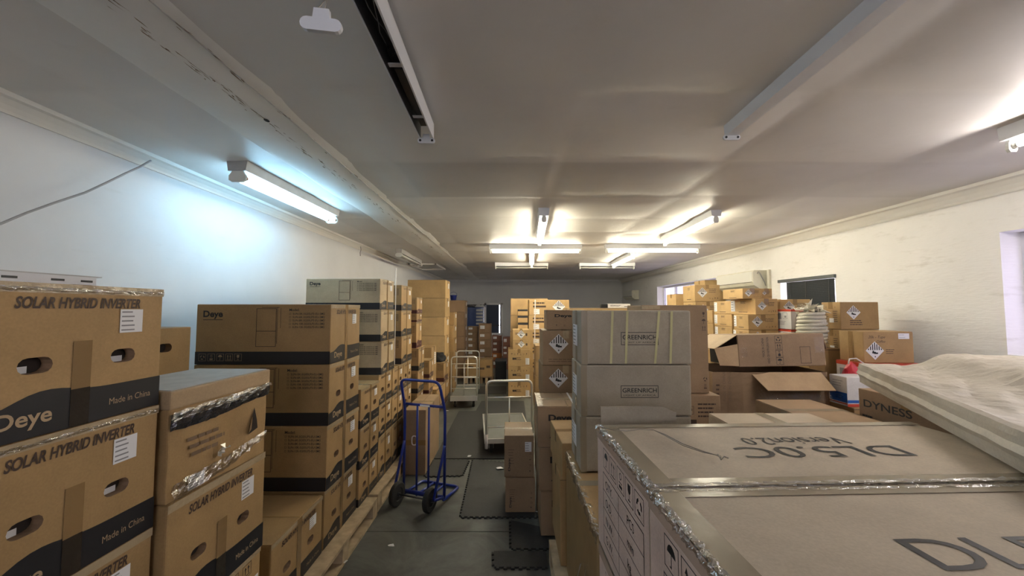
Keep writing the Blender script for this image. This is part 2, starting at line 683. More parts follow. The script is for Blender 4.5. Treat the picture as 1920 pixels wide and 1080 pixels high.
        if kind == 'umbrella':
            q([(0.3 * math.cos(t), 0.05 + 0.3 * math.sin(t)) for t in [PI * i / 8 for i in range(9)]])
            rc(-.025, .025, -.33, .05)
            rc(-.12, .025, -.36, -.31)
        elif kind == 'arrows':
            for x in (-.17, .17):
                rc(x - .035, x + .035, -.24, .15)
                q(((x - .11, .12), (x + .11, .12), (x, .34)))
            rc(-.33, .33, -.36, -.30)
        elif kind == 'glass':
            q(((-.17, .34), (-.17, .05), (-.06, -.06), (.06, -.06), (.17, .05), (.17, .34)))
            rc(-.025, .025, -.30, -.06)
            rc(-.14, .14, -.36, -.30)
        elif kind == 'stack':
            pts = [(0.16 * math.cos(t), 0.18 + 0.16 * math.sin(t)) for t in [2 * PI * i / 10 for i in range(10)]]
            inn = [(0.11 * math.cos(t), 0.18 + 0.11 * math.sin(t)) for t in [2 * PI * i / 10 for i in range(10)]]
            for i in range(10):
                j = (i + 1) % 10
                q((pts[i], pts[j], inn[j], inn[i]))
            rc(-.22, .22, -.14, -.09)
            rc(-.22, .22, -.36, -.22)
        elif kind == 'recycle':
            for k in range(3):
                t = 2 * PI * k / 3 + PI / 2
                for a0, a1 in ((0.25, 1.55),):
                    arc = [(0.32 * math.cos(t + a), 0.32 * math.sin(t + a)) for a in (a0, (a0 + a1) / 2, a1)]
                    arc2 = [(0.19 * math.cos(t + a), 0.19 * math.sin(t + a)) for a in (a1, (a0 + a1) / 2, a0)]
                    q(arc + arc2)

    def body(self, mat, holes=(), bev=0.006, name='carton_body', foam=True, hole_face='R'):
        """bevelled carton body; holes = list of (u,v,width,height) hand holes on one face"""
        w, d, h = self.w, self.d, self.h
        bm = bmesh.new()
        abox(bm, -w / 2, w / 2, -d / 2, d / 2, 0, h, bev=bev)
        if holes:
            m, W, H = self.fm(hole_face)
            nrm = (m.to_3x3() @ Vector((0, 0, 1)))
            bm.normal_update()
            f = max((f for f in bm.faces if f.normal.dot(nrm) > 0.99), key=lambda f: f.calc_area())
            edges = list(f.edges)
            bm.faces.remove(f)
            loops = []
            for (u, v, hw, hh) in holes:
                cx, cy = u * W, v * H
                r_ = hh / 2
                L = max(hw / 2 - r_, 0)
                pts = [(cx + L + r_ * math.cos(t), cy + r_ * math.sin(t)) for t in [-PI / 2 + PI * i / 6 for i in range(7)]]
                pts += [(cx - L + r_ * math.cos(t), cy + r_ * math.sin(t)) for t in [PI / 2 + PI * i / 6 for i in range(7)]]
                vv = [bm.verts.new(m @ Vector((a, b, 0))) for a, b in pts]
                es = [bm.edges.new((vv[i], vv[(i + 1) % len(vv)])) for i in range(len(vv))]
                loops.append(vv)
                edges += es
            bmesh.ops.triangle_fill(bm, use_beauty=True, use_dissolve=False, edges=edges, normal=nrm)
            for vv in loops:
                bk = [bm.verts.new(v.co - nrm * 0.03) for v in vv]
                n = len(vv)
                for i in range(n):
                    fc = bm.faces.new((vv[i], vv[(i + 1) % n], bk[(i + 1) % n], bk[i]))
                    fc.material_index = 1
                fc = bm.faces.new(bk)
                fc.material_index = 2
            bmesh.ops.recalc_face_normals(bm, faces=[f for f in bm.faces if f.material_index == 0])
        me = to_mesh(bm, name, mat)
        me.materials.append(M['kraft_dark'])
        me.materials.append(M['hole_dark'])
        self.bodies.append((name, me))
        if holes and foam:
            m, W, H = self.fm(hole_face)
            for (u, v, hw, hh) in holes:
                self.rect('foam_insert#%g' % u, 'foam_white', hole_face, u - hw * 0.42 / W, u + hw * (0.30 if u > .5 else 0.05) / W, v - hh * 0.48 / H, v - hh * 0.05 / H, -0.026)

    def flaps(self, mat, gap=0.006, along='X', t=0.004):
        w, d, h = self.w, self.d, self.h
        for s in (-1, 1):
            bm = bmesh.new()
            if along == 'X':
                y0, y1 = (gap / 2, d / 2 - .002) if s > 0 else (-d / 2 + .002, -gap / 2)
                abox(bm, -w / 2 + .002, w / 2 - .002, y0, y1, h, h + t, bev=0.0015)
            else:
                x0, x1 = (gap / 2, w / 2 - .002) if s > 0 else (-w / 2 + .002, -gap / 2)
                abox(bm, x0, x1, -d / 2 + .002, d / 2 - .002, h, h + t, bev=0.0015)
            self.bodies.append(('top_flap', to_mesh(bm, 'top_flap', mat)))

    def toptape(self, mat='tape_brown', wd=0.055, along='X', hang=0.07, off=0.0013):
        w, d, h = self.w, self.d, self.h
        if along == 'X':
            self.rect('tape', mat, 'T', 0, 1, 0.5 - wd / 2 / d, 0.5 + wd / 2 / d, off)
            for f in 'RL':
                self.rect('tape', mat, f, 0.5 - wd / 2 / d, 0.5 + wd / 2 / d, 1 - hang / h, 1 + (off - .001) / h)
        else:
            self.rect('tape', mat, 'T', 0.5 - wd / 2 / w, 0.5 + wd / 2 / w, 0, 1, off)
            for f in 'FB':
                self.rect('tape', mat, f, 0.5 - wd / 2 / w, 0.5 + wd / 2 / w, 1 - hang / h, 1 + (off - .001) / h)

    def build(self):
        out = [(n, me) for n, me in self.bodies]
        for part, (mat, V, F) in self.parts.items():
            part = part.split('#')[0]
            me = bpy.data.meshes.new(part)
            me.from_pydata(V, [], F)
            me.materials.append(M[mat])
            me.update()
            out.append((part, me))
        return out


_KITS = {}
BOXES = []


def place(kitkey, fn, w, d, h, name, label, cat, loc, rot=(0, 0, 0), group=None):
    key = (kitkey, round(w, 3), round(d, 3), round(h, 3))
    if key not in _KITS:
        k = Kit(w, d, h)
        fn(k)
        _KITS[key] = k.build()
    t = thing(name, label, cat, loc, rot, group)
    for n, me in _KITS[key]:
        obj(n, me, None, t)
    return t


FLAPPED = {'inv_top', 'deye', 'deye_side', 'deye_side_label', 'scribble', 'tall', 'top_beige', 'top_brown', 'wrapped', 'narrow'}


def carton(fnkey, x0, x1, y0, y1, z0, z1, label, name='carton', rz=0.0, group=None, cat='carton', jitter=True):
    fn = STY[fnkey]
    w, d, h = x1 - x0, y1 - y0, z1 - z0 - 0.003
    if fnkey in FLAPPED:
        h -= 0.007
    j = random.uniform(-0.8, 0.8) if (jitter and rz == 0) else 0.0
    return place(fnkey, fn, w, d, h, name, label, cat, ((x0 + x1) / 2, (y0 + y1) / 2, z0 + 0.0015), (0, 0, R(rz + j)), group)


ORD = ['topmost', 'second', 'third', 'fourth', 'fifth', 'sixth', 'seventh', 'eighth']


def stack(fnkeys, x0, x1, y0, y1, levels, desc, where, name='carton', group=None, first=0, rz=None, cat='carton', dx=None):
    """levels: z values from the top down; one carton between each two"""
    out = []
    n = len(levels) - 1
    for i in range(n):
        fk = fnkeys[i] if isinstance(fnkeys, (list, tuple)) else fnkeys
        ds = desc[i] if isinstance(desc, (list, tuple)) else desc
        sx = (dx[i] if dx else random.uniform(-0.006, 0.006))
        lab = '%s, %s %s' % (ds, ORD[i + first], where)
        out.append(carton(fk, x0 + sx, x1 + sx, y0, y1, levels[i + 1], levels[i], lab, name, rz[i] if rz else 0.0, group, cat))
    return out


# ------------------------------------------------------------------ carton styles
def wave(k, face, mat='band_black', flip=False, base=0.26, amp=0.06, part='printed_band'):
    pts = [(0, 0), (1, 0)]
    n = 20
    top = []
    for i in range(n + 1):
        u = 1 - i / n
        uu = 1 - u if flip else u
        v = base * 0.72 + amp * (1 / (1 + math.exp(-(uu - 0.18) * 26))) + amp * 0.75 * math.exp(-((uu - 0.34) / 0.16) ** 2)
        top.append((u, v))
    k.poly(part, mat, face, pts + top)


def sty_inverter(k, mat='kraft', band='band_black', front=True, holes=True, title=True, bigtape=False, foam=False, pale_front=False, sticker=True):
    w, d, h = k.w, k.d, k.h
    hl = [(0.275, 0.46, 0.072, 0.040), (0.735, 0.46, 0.072, 0.040)] if holes else []
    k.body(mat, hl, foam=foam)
    k.rect('top_tape', 'tape_clear', 'T', 0, 1, 0.44, 0.56, 0.0012)
    wave(k, 'R', band)
    if title:
        k.text('title_lettering', 'brown_print', 'R', 'SOLAR HYBRID INVERTER', 0.17, 0.835, h * 0.075, width=d * 0.66, shear=0.22, bold=0.030)
    if sticker:
        k.sticker('R', 0.70, 0.85, 0.64, 0.825)
    k.text('brand_lettering', 'tan_print', 'R', 'Deye', 0.12, 0.085, h * 0.10, width=d * 0.24, bold=0.02, off=0.0022)
    k.text('origin_lettering', 'tan_print', 'R', 'Made in China', 0.66, 0.095, h * 0.05, width=d * 0.27, off=0.0022)
    k.rect('side_tape', 'tape_brown', 'R', 0.445, 0.545, 0.262 if bigtape else 0.86, 0.60 if bigtape else 1.0, 0.0018)
    if bigtape:
        k.rect('side_tape_over_band', 'tape_dark', 'R', 0.445, 0.545, 0.0, 0.262, 0.0022)
    k.rect('edge_tape', 'tape_clear', 'R', 0.0, 1.0, 0.935, 1.0, 0.0016)
    if not bigtape:
        k.rect('side_tape', 'tape_clear', 'R', 0.455, 0.535, 0.0, 0.86, 0.0019)
    if front:
        k.rect('printed_band_front', band, 'F', 0, 1, 0.0, 0.21)
        k.text('front_lettering', 'black_print', 'F', 'Deye', 0.05, 0.79, h * 0.105, width=w * 0.145, bold=0.03)
        k.rect('front_lettering', 'black_print', 'F', 0.05, 0.195, 0.735, 0.745)
        k.frame('inverter_drawing', 'brown_print', 'F', 0.445, 0.595, 0.29, 0.93, 0.0035)
        k.rect('inverter_drawing', 'brown_print', 'F', 0.445, 0.595, 0.545, 0.555)
        k.rect('inverter_drawing', 'brown_print', 'F', 0.600, 0.603, 0.34, 0.95)
        k.rect('inverter_drawing', 'brown_print', 'F', 0.485, 0.615, 0.942, 0.950)
        k.rect('inverter_drawing', 'brown_print', 'F', 0.625, 0.628, 0.60, 0.94)
        k.text('model_lettering', 'black_print', 'F', 'Model:', 0.69, 0.885, h * 0.045, bold=0.01)
        for i in range(5):
            v = 0.825 - i * 0.056
            k.text('model_lettering', 'black_print', 'F', 'SUN-%dK-SG05LP3-EU-SM2' % (5, 6, 8, 10, 12)[i], 0.715, v, h * 0.034, width=w * 0.24, bold=0.01)
            k.frame('model_lettering', 'black_print', 'F', 0.69, 0.703, v, v + 0.03, 0.0015)
        for i, kd in enumerate(('recycle', 'stack', 'umbrella', 'arrows', 'glass')):
            k.icon('handling_symbols', 'tan_print', 'F', kd, 0.055 + i * 0.066, 0.115, h * 0.12)


STY = {}
STY['inv'] = lambda k: sty_inverter(k)
STY['inv_near'] = lambda k: sty_inverter(k, bigtape=True, foam=True, front=False)
STY['inv_open'] = lambda k: sty_inverter(k, mat='kraft', front=True, holes=True)
STY['inv_nohole'] = lambda k: sty_inverter(k, holes=False)
STY['inv_pale'] = lambda k: sty_inverter(k, mat='kraft_pale', holes=False)
STY['inv_small'] = lambda k: sty_inverter(k, front=False)
STY['inv_red'] = lambda k: sty_inverter(k, band='band_red', front=True, holes=False, title=False)


def sty_inv_top(k):
    sty_inverter(k, front=False)
    k.flaps('kraft', along='X')


STY['inv_top'] = sty_inv_top


def sty_plain(k, mat='kraft', label_face='R', tape='tape_brown', flap=False, along='X', strap=None):
    k.body(mat)
    if flap:
        k.flaps(mat, along=along)
    k.toptape(tape, along=along, off=0.0055 if flap else 0.0015)
    if label_face:
        k.sticker(label_face, 0.55, 0.80, 0.55, 0.85)
    k.rect('seam', 'faint_print', 'F', 0.0, 1.0, 0.985, 0.992)


STY['plain'] = lambda k: sty_plain(k)
STY['plain_yellow'] = lambda k: sty_plain(k, 'kraft_yellow')
STY['plain_dark'] = lambda k: sty_plain(k, 'kraft_dark')
STY['plain_nolabel'] = lambda k: sty_plain(k, 'kraft', None)
STY['plain_yellow_nolabel'] = lambda k: sty_plain(k, 'kraft_yellow', None)


def sty_labelfront(k, mat='kraft_dark'):
    k.body(mat)
    k.toptape()
    k.sticker('F', 0.12, 0.48, 0.42, 0.80, n=2)


STY['label_front'] = sty_labelfront
STY['label_red'] = lambda k: sty_labelfront(k, 'kraft_red')
STY['label_orange'] = lambda k: sty_labelfront(k, 'kraft_orange')


def sty_battery(k, mat='kraft', dia=True, lines=True, faceL=True, label=True):
    """battery carton: class nine diamond in front, print and label on the left side"""
    w, d, h = k.w, k.d, k.h
    k.body(mat)
    k.toptape(along='Y')
    if dia:
        k.diamond('F', 0.30, 0.55, min(h * 0.36, w * 0.2))
    if lines:
        k.lines('front_lettering', 'brown_print', 'F', 0.56, 0.92, 0.52, 0.80, 3, 0.35, seed=5)
        for i, kd in enumerate(('recycle', 'stack', 'umbrella', 'glass')):
            k.icon('handling_symbol#%d' % i, 'brown_print', 'F', kd, 0.60 + i * 0.10, 0.20, h * 0.14, frame=False)
    if faceL:
        k.lines('side_lettering', 'brown_print', 'L', 0.42, 0.66, 0.70, 0.88, 3, 0.5, seed=8)
        k.rect('side_lettering', 'brown_print', 'L', 0.34, 0.70, 0.13, 0.17)
    if label:
        k.sticker('L', 0.02, 0.20, 0.18, 0.92, n=4)


STY['battery'] = lambda k: sty_battery(k, 'kraft_yellow')
STY['battery_b'] = lambda k: sty_battery(k, 'kraft_yellow', label=False)


def sty_battery_icons(k):
    w, d, h = k.w, k.d, k.h
    k.body('kraft_yellow')
    k.toptape(along='Y')
    k.lines('front_lettering', 'brown_print', 'F', 0.2, 0.6, 0.35, 0.55, 2, 0.4, seed=3)
    for i, kd in enumerate(('umbrella', 'arrows', 'glass', 'stack', 'recycle', 'glass')):
        k.icon('handling_symbols', 'brown_print', 'F', kd, 0.17 + i * 0.135, 0.72, h * 0.15, frame=False)
    k.rect('hand_slot', 'hole_dark', 'F', 0.20, 0.38, 0.42, 0.48)
    k.sticker('F', 0.80, 0.97, 0.10, 0.48)


STY['icons'] = sty_battery_icons


def sty_hazard_small(k):
    k.body('kraft_yellow')
    k.toptape(along='Y')
    k.diamond('F', 0.50, 0.55, k.h * 0.40)
    k.lines('front_lettering#0', 'brown_print', 'F', 0.16, 0.34, 0.5, 0.72, 2, 0.5)
    k.rect('front_lettering#1', 'brown_print', 'F', 0.76, 0.86, 0.40, 0.66)


STY['hazard_small'] = sty_hazard_small


def sty_strapped(k):
    """printed battery carton held by a pale strap"""
    w, d, h = k.w, k.d, k.h
    k.body('kraft_yellow')
    k.toptape()
    k.diamond('F', 0.74, 0.55, h * 0.42)
    k.lines('front_lettering', 'brown_print', 'F', 0.10, 0.40, 0.72, 0.86, 1, 0.7)
    k.rect('front_lettering', 'brown_print', 'F', 0.10, 0.42, 0.50, 0.62)
    k.rect('strap', 'strap_white', 'F', 0.14, 0.165, 0, 1, 0.003)
    k.rect('strap', 'strap_white', 'T', 0.14, 0.165, 0, 1, 0.0013)
    k.sticker('F', 0.12, 0.26, 0.06, 0.40, n=2)


STY['strapped'] = sty_strapped


def sty_hazard_big(k):
    w, d, h = k.w, k.d, k.h
    k.body('kraft_dull')
    k.toptape('tape_clear', along='Y')
    k.rect('edge_tape', 'tape_clear', 'T', 0, 1, 0.0, 0.14, 0.0014)
    k.diamond('F', 0.34, 0.62, h * 0.29)
    k.lines('front_lettering', 'faint_print', 'F', 0.12, 0.75, 0.08, 0.20, 2, 0.4, seed=4)


STY['hazard_big'] = sty_hazard_big


def sty_deye(k, strap=True, vertical=False):
    w, d, h = k.w, k.d, k.h
    k.body('kraft_dull')
    k.flaps('kraft_dull', along='Y' if d > w else 'X')
    k.toptape('tape_clear', along='X', off=0.0055)
    k.rect('edge_tape', 'tape_clear', 'T', 0, 0.10, 0.0, 1.0, 0.0062)
    k.text('brand_lettering', 'black_print', 'F', 'Deye', 0.18, 0.66, h * 0.15, width=w * 0.38, bold=0.035)
    for i, kd in enumerate(('umbrella', 'arrows', 'glass', 'recycle')):
        k.icon('handling_symbols', 'black_print', 'F', kd, 0.22 + i * 0.18, 0.22, h * 0.12, frame=False)
    if strap:
        k.rect('strap', 'strap_white', 'F', 0.60, 0.635, 0, 1, 0.003)
        k.rect('strap', 'strap_white', 'T', 0.60, 0.635, 0, 1, 0.0075)


STY['deye'] = sty_deye


def sty_deye_side(k):
    w, d, h = k.w, k.d, k.h
    k.body('kraft_dull')
    k.flaps('kraft_dull', along='X')
    k.toptape('tape_clear', along='X', off=0.0055)
    k.lines('top_lettering', 'faint_print', 'T', 0.3, 0.7, 0.3, 0.7, 4, 0.4)
    k.text('brand_lettering', 'black_print', 'F', 'Deye', 0.20, 0.15, w * 0.07, width=h * 0.30, rot=PI / 2, bold=0.02)
    k.lines('front_lettering#0', 'faint_print', 'F', 0.14, 0.34, 0.30, 0.70, 6, 0.3)
    for i, kd in enumerate(('umbrella', 'arrows', 'glass', 'recycle')):
        k.icon('handling_symbols', 'brown_print', 'F', kd, 0.88, 0.15 + i * 0.14, w * 0.09, rot=PI / 2, frame=False)


def sty_deye_side_label(k):
    sty_deye_side(k)
    k.sticker('F', 0.70, 0.92, 0.62, 0.86, n=4)


STY['deye_side'] = sty_deye_side
STY['deye_side_label'] = sty_deye_side_label


def sty_greenrich(k, straps=False):
    w, d, h = k.w, k.d, k.h
    k.body('kraft_grey', bev=0.009)
    k.frame('brand_frame', 'black_print', 'F', 0.36, 0.70, 0.36, 0.60, 0.003)
    k.text('brand_lettering', 'black_print', 'F', 'GREENRICH', 0.53, 0.465, h * 0.085, width=w * 0.31, center=True, bold=0.01)
    k.text('brand_lettering', 'brown_print', 'F', 'LIGHT UP AFRICA', 0.53, 0.395, h * 0.03, width=w * 0.29, center=True)
    if straps:
        for u, s in ((0.275, -0.02), (0.41, -0.02), (0.70, -0.045), (0.815, -0.02)):
            k.poly('strap', 'strap_yellow', 'F', ((u + s, 0.02), (u + s + 0.02, 0.02), (u + 0.022, 0.99), (u, 0.99)), 0.003)
            k.rect('strap', 'strap_yellow', 'T', u, u + 0.022, 0, 1, 0.0014)
    k.rect('edge_tape', 'tape_grey', 'F', 0.0, 0.055, 0.0, 1.0, 0.0018)
    k.rect('edge_tape', 'tape_grey', 'L', 0.40, 0.60, 0.0, 1.0, 0.0018)
    k.sticker('L', 0.18, 0.62, 0.30, 0.72, n=6)


STY['greenrich'] = sty_greenrich
STY['greenrich_strapped'] = lambda k: sty_greenrich(k, True)


def sty_dl5(k, face=True, turned=True):
    w, d, h = k.w, k.d, k.h
    k.body('kraft_beige', bev=0.008)
    # printed end, pink-brown lightened in colour to stand in for missing light
    if face:
        k.rect('end_panel', 'kraft_pink_lit', 'L', 0.012, 0.988, 0.02, 0.98, 0.0010)
        for i, kd in enumerate(('umbrella', 'arrows', 'stack', 'glass', 'recycle')):
            u = 0.235 + i * 0.155
            k.icon('handling_symbols', 'black_print', 'L', kd, u, 0.80, 0.066)
        k.frame('data_table', 'black_print', 'L', 0.16, 0.92, 0.10, 0.68, 0.003, 0.0020)
        for i in range(1, 4):
            k.rect('data_table', 'black_print', 'L', 0.16, 0.92, 0.10 + i * 0.145, 0.106 + i * 0.145, 0.0020)
        for i, s in enumerate(('QTY.', 'O.D.', 'N.W.', 'G.W.')):
            k.text('data_lettering', 'black_print', 'L', s, 0.22, 0.575 - i * 0.145, 0.026, off=0.0022)
            k.text('data_lettering', 'black_print', 'L', ('PCS', 'mm', 'kg', 'kg')[i], 0.66, 0.575 - i * 0.145, 0.026, off=0.0022)
        k.rect('data_table', 'black_print', 'L', 0.50, 0.505, 0.10, 0.68, 0.0020)
    # taped edges on the lid
    k.rect('edge_tape', 'tape_grey', 'T', 0.0, 0.055, 0.0, 1.0, 0.0016)
    k.rect('end_tape', 'tape_pink', 'L', 0.0, 1.0, 0.91, 1.0, 0.0026)
    k.rect('seam_tape', 'tape_grey', 'T', 0.055, 1.0, 0.0, 0.085, 0.0020)
    k.rect('seam_tape', 'tape_grey', 'T', 0.055, 1.0, 0.92, 1.0, 0.0020)
    if turned:
        k.text('model_lettering', 'black_print', 'T', 'DL5.0C', 0.51, 0.51, 0.088, width=0.51, rot=PI, center=True)
        k.text('version_lettering', 'black_print', 'T', 'Version2.0', 0.50, 0.68, 0.066, width=0.34, rot=PI, center=True)
    else:
        k.text('model_lettering', 'black_print', 'T', 'DL5.0C', 0.315, 0.40, 0.092, width=0.51)
        k.text('version_lettering', 'black_print', 'T', 'Version2.0', 0.40, 0.20, 0.066, width=0.34)


STY['dl5'] = sty_dl5
STY['dl5_upright'] = lambda k: sty_dl5(k, True, False)
STY['dl5_plain'] = lambda k: sty_dl5(k, True)


def sty_dyness(k):
    w, d, h = k.w, k.d, k.h
    k.body('kraft_dark')
    k.toptape()
    k.text('brand_lettering', 'black_print', 'L', 'DYNESS', 0.06, 0.80, h * 0.085, width=d * 0.50, bold=0.015)
    k.lines('side_lettering', 'black_print', 'L', 0.04, 0.16, 0.5, 0.72, 3, 0.55)
    k.rect('torn_film', 'film', 'L', 0.56, 0.62, 0.5, 0.7, 0.004)


STY['dyness'] = sty_dyness


def sty_whitebox(k):
    w, d, h = k.w, k.d, k.h
    k.body('card_white')
    for f in 'FL':
        k.rect('red_edge', 'print_red', f, 0, 1, 0.90, 1.0)
    k.rect('red_edge', 'print_red', 'T', 0, 1, 0, 1)
    k.rect('side_print', 'sticker_line', 'L', 0.12, 0.42, 0.50, 0.80)
    k.frame('side_print', 'black_print', 'L', 0.50, 0.78, 0.52, 0.84, 0.004)
    k.rect('side_print', 'black_print', 'L', 0.60, 0.72, 0.58, 0.68)
    k.lines('side_print', 'sticker_line', 'L', 0.2, 0.7, 0.2, 0.42, 3, 0.35)
    k.rect('front_print', 'sticker_line', 'F', 0.35, 0.75, 0.22, 0.45)
    k.icon('front_print', 'print_red', 'F', 'recycle', 0.3, 0.66, 0.06, frame=False)


STY['white_red'] = sty_whitebox


def sty_bluewhite(k):
    w, d, h = k.w, k.d, k.h
    k.body('card_white')
    k.rect('blue_panel', 'print_blue', 'L', 0, 1, 0.12, 0.45)
    k.rect('blue_panel', 'print_blue', 'F', 0, 1, 0.12, 0.22)
    k.rect('red_stripe', 'print_red', 'L', 0, 1, 0.06, 0.10)
    k.rect('red_stripe', 'print_red', 'F', 0, 1, 0.0, 0.09)
    k.lines('side_print', 'sticker', 'L', 0.3, 0.8, 0.2, 0.38, 3, 0.4)
    k.lines('side_print_grey', 'sticker_line', 'L', 0.2, 0.8, 0.62, 0.88, 3, 0.2)


STY['blue_white'] = sty_bluewhite


def sty_printed_side(k):
    """small carton with rows of print on its lit left side and a big diamond in front"""
    w, d, h = k.w, k.d, k.h
    k.body('kraft')
    k.toptape()
    k.diamond('F', 0.34, 0.62, h * 0.26)
    k.lines('front_lettering', 'brown_print', 'F', 0.24, 0.62, 0.14, 0.36, 3, 0.4, seed=2)
    for i, kd in enumerate(('arrows', 'glass', 'umbrella', 'stack')):
        k.icon('side_lettering', 'brown_print', 'L', kd, 0.26 + i * 0.16, 0.82, h * 0.09, frame=False)
    k.lines('side_lettering', 'brown_print', 'L', 0.12, 0.40, 0.15, 0.70, 8, 0.35, seed=6)
    k.lines('side_lettering', 'brown_print', 'L', 0.62, 0.88, 0.25, 0.70, 6, 0.35, seed=9)
    k.rect('shipping_label', 'sticker', 'L', 0.42, 0.66, 0.24, 0.40, 0.002)


STY['printed_side'] = sty_printed_side


def sty_scribble(k):
    w, d, h = k.w, k.d, k.h
    k.body('kraft')
    k.flaps('kraft', along='X')
    k.diamond('F', 0.22, 0.40, h * 0.30)
    k.text('handwriting', 'brown_print', 'F', '20k - Tupe', 0.10, 0.80, h * 0.09, shear=0.3)
    k.text('handwriting', 'brown_print', 'F', 'Coffee', 0.26, 0.66, h * 0.08, shear=0.3)
    k.lines('front_lettering', 'brown_print', 'F', 0.44, 0.62, 0.28, 0.46, 3, 0.35)
    k.sticker('F', 0.70, 0.92, 0.78, 0.96, n=2)
    k.rect('side_tape', 'tape_brown', 'L', 0.40, 0.6, 0.0, 1.0, 0.002)


STY['scribble'] = sty_scribble


def sty_r7(k):
    k.body('kraft_dull')
    k.toptape()
    k.icon('front_lettering#0', 'brown_print', 'F', 'recycle', 0.62, 0.78, 0.06)
    k.lines('front_lettering#1', 'brown_print', 'F', 0.72, 0.95, 0.66, 0.9, 4, 0.4)
    k.rect('front_lettering#2', 'brown_print', 'F', 0.60, 0.70, 0.50, 0.64)


STY['logo_corner'] = sty_r7


def sty_tall(k):
    k.body('kraft_dull')
    k.flaps('kraft_dull')
    for i, kd in enumerate(('glass', 'umbrella', 'arrows')):
        k.icon('handling_symbols', 'brown_print', 'F', kd, 0.94, 0.90 - i * 0.08, 0.05, frame=False)
    for i, kd in enumerate(('recycle', 'stack')):
        k.icon('handling_symbols', 'brown_print', 'F', kd, 0.94, 0.16 - i * 0.08, 0.05, frame=False)
    k.rect('side_tape', 'tape_clear', 'F', 0.0, 0.28, 0.96, 1.0, 0.002)


STY['tall'] = sty_tall


def sty_topvis(k, mat='kraft_beige', along='Y'):
    k.body(mat)
    k.flaps(mat, along=along)
    k.toptape('tape_grey', along=along, off=0.0056)


STY['top_beige'] = lambda k: sty_topvis(k)
STY['top_brown'] = lambda k: sty_topvis(k, 'kraft_dull', 'X')
STY['wrapped'] = lambda k: sty_topvis(k, 'kraft', 'X')


def sty_handbox(k):
    k.body('kraft', [(0.68, 0.74, 0.075, 0.04)], foam=False)
    k.rect('side_print', 'brown_print', 'R', 0.82, 0.93, 0.10, 0.13)
    k.toptape()


STY['hand_hole_side'] = sty_handbox


def sty_narrow(k):
    k.body('kraft_dull')
    k.flaps('kraft_dull', along='Y')
    k.toptape('tape_clear', along='X', off=0.0056)
    k.rect('side_tape', 'tape_brown', 'F', 0, 1, 0.46, 0.54, 0.0016)


STY['narrow'] = sty_narrow


def sty_print_far(k):
    k.body('kraft')
    k.toptape()
    k.lines('front_lettering#0', 'brown_print', 'F', 0.08, 0.30, 0.5, 0.66, 1, 0.6)
    k.lines('front_lettering#1', 'brown_print', 'F', 0.42, 0.72, 0.40, 0.56, 1, 0.8)
    k.rect('front_lettering#2', 'brown_print', 'F', 0.78, 0.92, 0.52, 0.66)


STY['print_far'] = sty_print_far


def sty_dark_bars(k):
    k.body('kraft_yellow')
    k.rect('printed_band', 'band_black', 'F', 0, 1, 0.70, 1.0)
    k.toptape()


STY['bars'] = sty_dark_bars


def sty_whiteprint(k):
    k.body('card_white')
    k.lines('front_print', 'black_print', 'F', 0.1, 0.6, 0.3, 0.75, 2, 0.4)
    k.rect('front_print', 'black_print', 'F', 0.72, 0.95, 0.25, 0.4)


STY['white_print'] = sty_whiteprint

# ================================================================== THE ROOM
XL, XR, YB, YF, ZC = -2.53, 4.02, 14.1, -2.4, 2.75


def wall_panel(name, mtx, W, H, openings, depth, mat):
    """flat wall with real openings and reveals; mtx maps (u,v,n) with n pointing out of the room"""
    us = sorted({0, W} | {o[0] for o in openings} | {o[1] for o in openings})
    vs2 = sorted({0, H} | {o[2] for o in openings} | {o[3] for o in openings})
    bm = bmesh.new()
    def q(pts):
        bm.faces.new([bm.verts.new(mtx @ Vector(p)) for p in pts])
    for a, b in zip(us, us[1:]):
        for c, d in zip(vs2, vs2[1:]):
            if any(o[0] <= a and b <= o[1] and o[2] <= c and d <= o[3] for o in openings):
                continue
            q(((a, c, 0), (b, c, 0), (b, d, 0), (a, d, 0)))
    for u0, u1, v0, v1 in openings:
        q(((u0, v0, 0), (u0, v1, 0), (u0, v1, depth), (u0, v0, depth)))
        q(((u1, v1, 0), (u1, v0, 0), (u1, v0, depth), (u1, v1, depth)))
        q(((u1, v0, 0), (u0, v0, 0), (u0, v0, depth), (u1, v0, depth)))
        q(((u0, v1, 0), (u1, v1, 0), (u1, v1, depth), (u0, v1, depth)))
    bmesh.ops.remove_doubles(bm, verts=bm.verts, dist=1e-5)
    o = obj(name, to_mesh(bm, name, mat))
    o['kind'] = 'structure'
    return o


def frame_m(o, u, v, n):
    m = Matrix.Identity(4)
    for i, c in enumerate((u, v, n, o)):
        for r_ in range(3):
            m[r_][i] = c[r_]
    return m


# floor: one slab of concrete with a shallow joint cut across the aisle
bm = bmesh.new()
JY = 1.7 * FPX / (983 - HORIZON)
for y0, y1 in ((YF, JY - 0.004), (JY + 0.004, YB)):
    abox(bm, XL, XR, y0, y1, -0.12, 0.0)
abox(bm, XL, XR, JY - 0.004, JY + 0.004, -0.12, -0.006)
fl = obj('floor', to_mesh(bm, 'floor', 'concrete'))
fl['kind'] = 'structure'
fl['label'] = 'grey green worn concrete floor'

